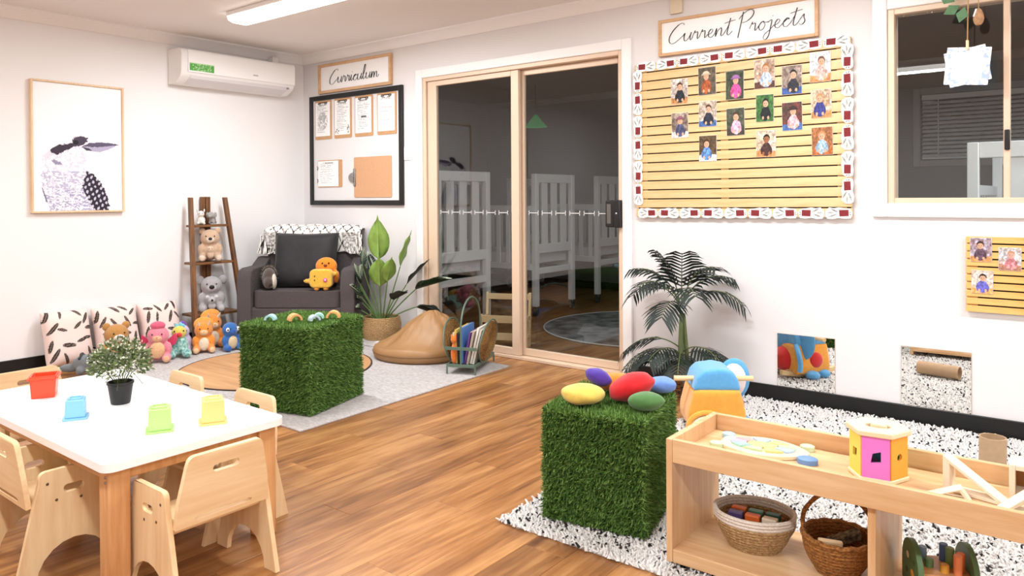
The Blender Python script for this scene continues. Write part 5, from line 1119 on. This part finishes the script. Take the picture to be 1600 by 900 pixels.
def big_leaf(parent, base, az, el, stem, L, W, m, droop=.6, ribs=False, curl=.15):
    p = Vector(base); d = Vector((math.cos(az)*math.cos(el), math.sin(az)*math.cos(el), math.sin(el))); pts = [p.copy()]
    for i in range(6):
        p += d*stem/6; d.z -= droop*.04; d.normalize(); p = off_arm(p); pts.append(p.copy())
    MB().tube(pts, [.006, .006, .0055, .005, .005, .0045, .004], 7).obj('stalk', mat('stalk_green', '#5c7a42', .6), parent)
    n = 10; V = []; mid = []; sd = d.cross(Vector((0, 0, 1))); sd = sd.normalized() if sd.length > .05 else Vector((math.sin(az), -math.cos(az), 0))
    for i in range(n+1):
        f_ = i/n; w_ = W/2*(math.sin(PI*f_**.8)**.8 if 0 < f_ < 1 else 0.0); nn = sd.cross(d).normalized(); wob = .006*math.sin(f_*14)
        mid.append(p.copy()); V += [p-sd*w_+nn*(w_*curl+wob), p-sd*w_*.5+nn*w_*curl*.2, p, p+sd*w_*.5+nn*w_*curl*.2, p+sd*w_+nn*(w_*curl-wob)]
        p += d*L/n; d.z -= droop/n; d.normalize()
    V = [off_arm(v) for v in V]; mid = [off_arm(v) for v in mid]
    Fq = [(i*5+j, i*5+j+1, i*5+j+6, i*5+j+5) for i in range(n) for j in range(4)]
    lf = MB().add(V, Fq).obj('leaf', m, parent, fixn=False, angle=180); md = lf.modifiers.new('thick', 'SOLIDIFY'); md.thickness = .0012
    b = MB().tube(mid, .0018, 5)
    if ribs:
        for i in range(1, n):
            for a in (0, 4): b.tube([Vector(V[i*5+2])+Vector((0, 0, .001)), Vector(V[min(i+1, n)*5+(1 if a == 0 else 3)])+Vector((0, 0, .0015)), Vector(V[min(i+1, n)*5+a]).lerp(Vector(V[min(i+1, n)*5+2]), .15)+Vector((0, 0, .0015))], .0012, 4)
    b.obj('leaf_rib', RIB if ribs else m, lf)
RV = math.radians(38)                              # image-right direction on the floor
for (da, el, stem, L, W, m, dr, rb) in ((-1.6, 1.45, .50, .30, .13, LIGHTL, .12, False), (-.35, 1.25, .46, .26, .08, LIGHTL, .1, False), (-1.5, 1.35, .30, .22, .13, MATS['bright_leaf'], .6, False),
        (2.7, 1.25, .46, .20, .14, STRIPE, 1.3, True), (3.1, 1.12, .36, .24, .15, STRIPE, 1.2, True), (-.45, .80, .40, .30, .12, STRIPE, .8, True), (-.1, 1.05, .34, .24, .09, DARKL, .5, False), (-.3, .55, .30, .24, .07, DARKL, 1.2, False), (-2.9, .95, .20, .22, .12, DARKL, 1.0, True), (-2.75, .7, .17, .2, .11, DARKL, .8, True), (-2.3, .95, .28, .24, .12, STRIPE, .9, True), (-.9, .9, .26, .2, .1, DARKL, .9, False), (-2.6, 1.15, .34, .22, .12, STRIPE, .9, True), (-1.1, 1.2, .36, .2, .09, MATS['bright_leaf'], .5, False), (2.2, 1.2, .40, .2, .11, DARKL, .9, True)):
    a = RV+da; big_leaf(t, (.02*math.cos(a), .02*math.sin(a), .12), a, el, stem, L*1.05, W*1.3, m, dr, rb)
# grey ride-on toy behind the plant
t = thing('ride_on_toy', 'grey curved ride-on toy with a wooden knob between armchair and plant', 'ride-on toy', (-4.605, 4.133, .0), 0)
b = MB().prism([(-.075, .0), (.07, .0), (.078, .06), (.05, .14), (0, .185), (-.04, .18), (-.07, .12), (-.08, .05)], -.033, .033, 'y'); b.obj('shell', mat('ride_grey', '#b3b0b3', .5), t, bevel=.02)
MB().ell((-.0, -.038, .12), (.022, .012, .022), n=14, k=9).obj('knob', DOWEL, t)
# ================================================================== BEAN BAG
t = thing('bean_bag', 'tan leatherette bean bag chair slumped beside the sliding door', 'bean bag', (-3.84, 3.82, .0105), .35)
LEATH = mat('tan_leatherette', '#a67c50', .48, var=.1, scale=5, bump=1, bscale=9, stretch=(1, .6, .35))
V = []; nA, nR = 72, 26; pk = Vector((.085, .06))
V += [(.31*math.cos(2*PI*j/nA), .265*math.sin(2*PI*j/nA), .001) for j in range(nA)]
for i in range(nR):
    f_ = i/(nR-1)
    for j in range(nA):
        a = 2*PI*j/nA; fr = .5-.5*math.cos(a-PI*.28)              # 0 at the high back, 1 at the low seat front
        if i < 5:
            q = i/4; rr_ = 1.0+.05*math.sin(PI*q); sft = 0; z_ = .006+.082*q
        else:
            q = (i-4)/(nR-5); rr_ = 1-q; sft = q; e = .75+1.5*fr**1.5
            z_ = .088+.235*math.sin(q*PI/2)**e
        fold = math.sin(7*a+2.2*math.sin(2*a)+5*sft)*.013*math.sin(PI*min(1, sft*1.15+.12))+.008*noise.noise(Vector((math.cos(a)*3, math.sin(a)*3, sft*5)))
        V.append(((.325*math.cos(a))*rr_+pk.x*sft, (.280*math.sin(a))*rr_+pk.y*sft, max(.002, z_+fold*(1 if i > 3 else .3))))
Fq = [(k_*nA+j, k_*nA+(j+1) % nA, (k_+1)*nA+(j+1) % nA, (k_+1)*nA+j) for k_ in range(nR) for j in range(nA)]+[tuple(range(nA-1, -1, -1))]
o = weld(MB().add(V, Fq).obj('bag', LEATH, t, angle=180))
b = MB().tube(smoothpts([(.338*math.cos(a), .292*math.sin(a), .05) for a in [PI*(.9+1.2*i/14) for i in range(15)]], 6), .006, 6); b.obj('base_seam', mat('seam_tan', '#7f5c36', .6), t)
# ================================================================== BOOK BASKET
bk = thing('book_basket', 'green metal book basket with wicker disc ends and a hoop handle', 'book basket', (-3.31, 3.775, .0105), math.radians(23))
GM = mat('sage_metal', '#64796a', .5, metal=.3); RAT = mat('rattan_disc', '#a87f45', .8, c2='#6d4c22', scale=60, stretch=(1, 1, 3), bump=.6, bscale=120)
# local: x = short side (.19), y = long side (.42)
bw, bl_ = .095, .21
b = MB()
for y_ in (-bl_, bl_): b.box(-bw, y_-.005, .045, bw, y_+.005, .065); b.box(-bw-.012, y_-.004, .155, bw+.012, y_+.004, .175)
for x_ in (-bw, bw): b.box(x_-.005, -bl_, .045, x_+.005, bl_, .065)
b.box(-bw, -bl_, .045, bw, bl_, .049); b.obj('frame', GM, bk, bevel=.001)
for x_ in (-bw, bw):
    for y_ in (-bl_, bl_): MB().tube([(x_, y_, .05), (x_, y_, 0)], .006, 8).obj('foot', GM, bk)
for s in (-1, 1):
    dsk = sempty('x') if 0 else None
    P = [(0, .0)]; cy_, cz_ = 0, .185; tl = s*.30
    def dp(a, r, off=0): return (s*(bw+.004)+math.sin(tl)*(cz_-.05+r*math.sin(a))*.55+off, r*1.35*math.cos(a), cz_+r*math.sin(a))
    b = MB()
    for q in range(1, 13):
        r_ = q*.0105; b.tube([dp(a, r_+.002*math.sin(9*a+q*2)) for a in [2*PI*i/36 for i in range(36)]], .0058, 5, closed=True)
    o = b.obj('wicker_disc', RAT, bk); MB().tube([dp(a, .140) for a in [2*PI*i/44 for i in range(44)]], .0055, 7, closed=True).obj('disc_rim', GM, o)
b = MB().tube(smoothpts([(0, -bl_, .06), (0, -bl_, .20), (0, -bl_*.95, .34), (0, -bl_*.6, .435), (0, 0, .47), (0, bl_*.6, .435), (0, bl_*.95, .34), (0, bl_, .20), (0, bl_, .06)], 5), .0065, 8); b.obj('hoop_handle', GM, bk)
BK = [(-.070, '#e8e2da', 'white-spined', .0), (-.052, '#e7c95c', 'yellow', .02), (-.036, '#33302f', 'black', .0), (-.018, '#5a8fce', 'sky blue', .03), (.002, '#6d3f86', 'purple', .01), (.022, '#b9a99a', 'taupe', .02), (.040, '#efe9df', 'cream', .04), (.058, '#d9d2c6', 'pale grey', .03)]
for i, (x_, c, nm, dz) in enumerate(BK):
    t = thing('picture_book', nm+' picture book standing in the book basket', 'book', bk.location+Vector((x_*math.cos(.4014), x_*math.sin(.4014), .0535)), .4014, 'books in the book basket'); t.rotation_euler = (0, .10+.02*i if i > 3 else -.04, .4014)
    h_, d_ = .20+dz, .25+.02*(i % 3)
    MB().box(-.005, -d_/2, 0, .005, d_/2, h_-.004).obj('pages', mat('book_pages', '#f2ede2', .9), t)
    m = mat('cover_'+nm.replace(' ', '_'), c, .4)
    b = MB(); b.box(-.0065, -d_/2-.003, 0, -.005, d_/2+.003, h_); b.box(.005, -d_/2-.003, 0, .0065, d_/2+.003, h_); b.box(-.0065, -d_/2-.0045, 0, .0065, -d_/2-.003, h_); b.obj('cover', m, t)
t = thing('plush_fox', 'small orange plush toy tucked into the book basket', 'plush toy', bk.location+Vector((.0135, -.185, .05)), .4)
blob('body', [((0, 0, .075), (.020, .020, .072)), ((0, 0, .165), (.021, .020, .024)), ((-.014, 0, .192), (.008, .006, .014)), ((.014, 0, .192), (.008, .006, .014))], plush_mat('fox', '#ee7a24'), t, .006)
# ================================================================== COT ROOM
def cot(label, x, y, rz, L=1.2, W=.68, H=1.37, S=1.06):
    """one end panel at local x=0 (faces +x), cot runs to -x; y from 0 to W"""
    t = thing('cot', label, 'cot', (x, y, 0), rz, 'white cots'); p = .055
    for xe in (0, -L):
        e = MB(); e.box(xe-p, 0, .09, xe, p, H); e.box(xe-p, W-p, .09, xe, W, H); e.box(xe-p+.01, p, H-.085, xe-.01, W-p, H); e.box(xe-p+.012, p, .60, xe-.012, W-p, .69); e.box(xe-p+.012, p, .40, xe-.012, W-p, .46)
        o = e.obj('end_frame', WPAINT, t, bevel=.005)
        nS = 3; gap = (W-2*p)/(nS*2+1)
        for i in range(nS): y0 = p+gap*(2*i+1)*1.0; MB().box(xe-p+.02, y0-.006, .69, xe-.02, y0+gap+.006, H-.085).obj('slat', WPAINT, o)
    for ye in (0, W-.03):
        r_ = MB(); r_.box(-L, ye, S-.06, -p, ye+.03, S); r_.box(-L, ye, .44, -p, ye+.03, .50); o = r_.obj('side_frame', WPAINT, t, bevel=.004)
        for i in range(9): x0 = -L+.09+i*(L-.22)/8; MB().box(x0, ye+.008, .50, x0+.045, ye+.022, S-.06).obj('slat', WPAINT, o)
    MB().prism(rrect(-L+.03, .04, -.07, W-.04, .04), .50, .60, 'z').obj('mattress', mat('mattress_white', '#dcdcde', .9), t, bevel=.015)
    for xe in (-.03, -L-.025+p/2):
        for ye in (p/2, W-p/2):
            c = MB().tube([(xe-.012, ye, .045), (xe+.012, ye, .045)], .045, 14).obj('caster', mat('caster_grey', '#3a3a3c', .5), t); MB().box(xe-.018, ye-.012, .06, xe+.018, ye+.012, .10).obj('caster_fork', STEEL, c)
    return t
cot('white slatted cot behind the sliding panel of the door', -4.25, 4.44, 0)
cot('white slatted cot behind the fixed door panel, beside the round grey rug', -4.25, 5.80, 0)
cot('white slatted cot furthest from the door, near the end wall of the cot room', -4.25, 6.93, 0)
cot('tall white slatted cot close behind the window', -.56, 4.66, -PI/2, 1.2, .9, 1.425, 1.2)
t = thing('cot_room_rug', 'round mottled grey rug on the cot room floor', 'rug', (-3.10, 5.86, 0))
MB().lathe([(.90, 0), (.90, .008)], 64).obj('pile', mat('cot_rug_grey', '#8e8d8d', .95, c2='#4b4b4c', scale=7, detail=8), t); b = MB().tube([(.90*math.cos(a), .90*math.sin(a), .007) for a in [2*PI*i/64 for i in range(64)]], .007, 6, closed=True); b.obj('border', mat('cot_rug_edge', '#c4c2c0', .9), t)
# small wooden rack behind the glass
t = thing('wooden_rack', 'small pale wooden two-tier rack just behind the door glass', 'rack', (-3.57, 4.47, 0), math.radians(22))
for s in (-1, 1):
    MB().hexa([(s*.17-.011, .045, 0), (s*.17+.011, .045, 0), (s*.17+.011, .07, 0), (s*.17-.011, .07, 0)], [(s*.17-.011, .09, .41), (s*.17+.011, .09, .41), (s*.17+.011, .112, .41), (s*.17-.011, .112, .41)]).obj('rear_post', PLY, t, bevel=.003)
    MB().hexa([(s*.17-.011, -.10, 0), (s*.17+.011, -.10, 0), (s*.17+.011, -.075, 0), (s*.17-.011, -.075, 0)], [(s*.17-.011, -.08, .26), (s*.17+.011, -.08, .26), (s*.17+.011, -.055, .26), (s*.17-.011, -.055, .26)]).obj('front_post', PLY, t, bevel=.003)
    for z in (.24, .10): MB().box(s*.17-.008, -.09, z-.02, s*.17+.008, .08, z).obj('side_rail', PLYX, t)
MB().box(-.17, .085, .355, .17, .10, .40).obj('top_rail', PLYX, t, bevel=.003)
for z in (.20, .07):
    MB().box(-.16, -.075, z, .16, .07, z+.012).obj('tray', PLYX, t); MB().box(-.16, -.085, z, .16, -.073, z+.055).obj('tray_front', PLYX, t, bevel=.002)
# green pendant lamp and door reflections live in the cot room
t = thing('pendant_lamp', 'green cone pendant lamp hanging in the cot room', 'pendant lamp', (-5.05, 6.9, CEIL))
MB().tube([(0, 0, 0), (0, 0, -.34)], .004, 6).obj('cord', EYE, t); MB().lathe([(.02, -.34), (.03, -.36), (.13, -.48), (.127, -.48), (.02, -.36)], 28, cap=False).obj('lamp_shade', mat('shade_green', '#3aa85c', .4, emit=.25), t)
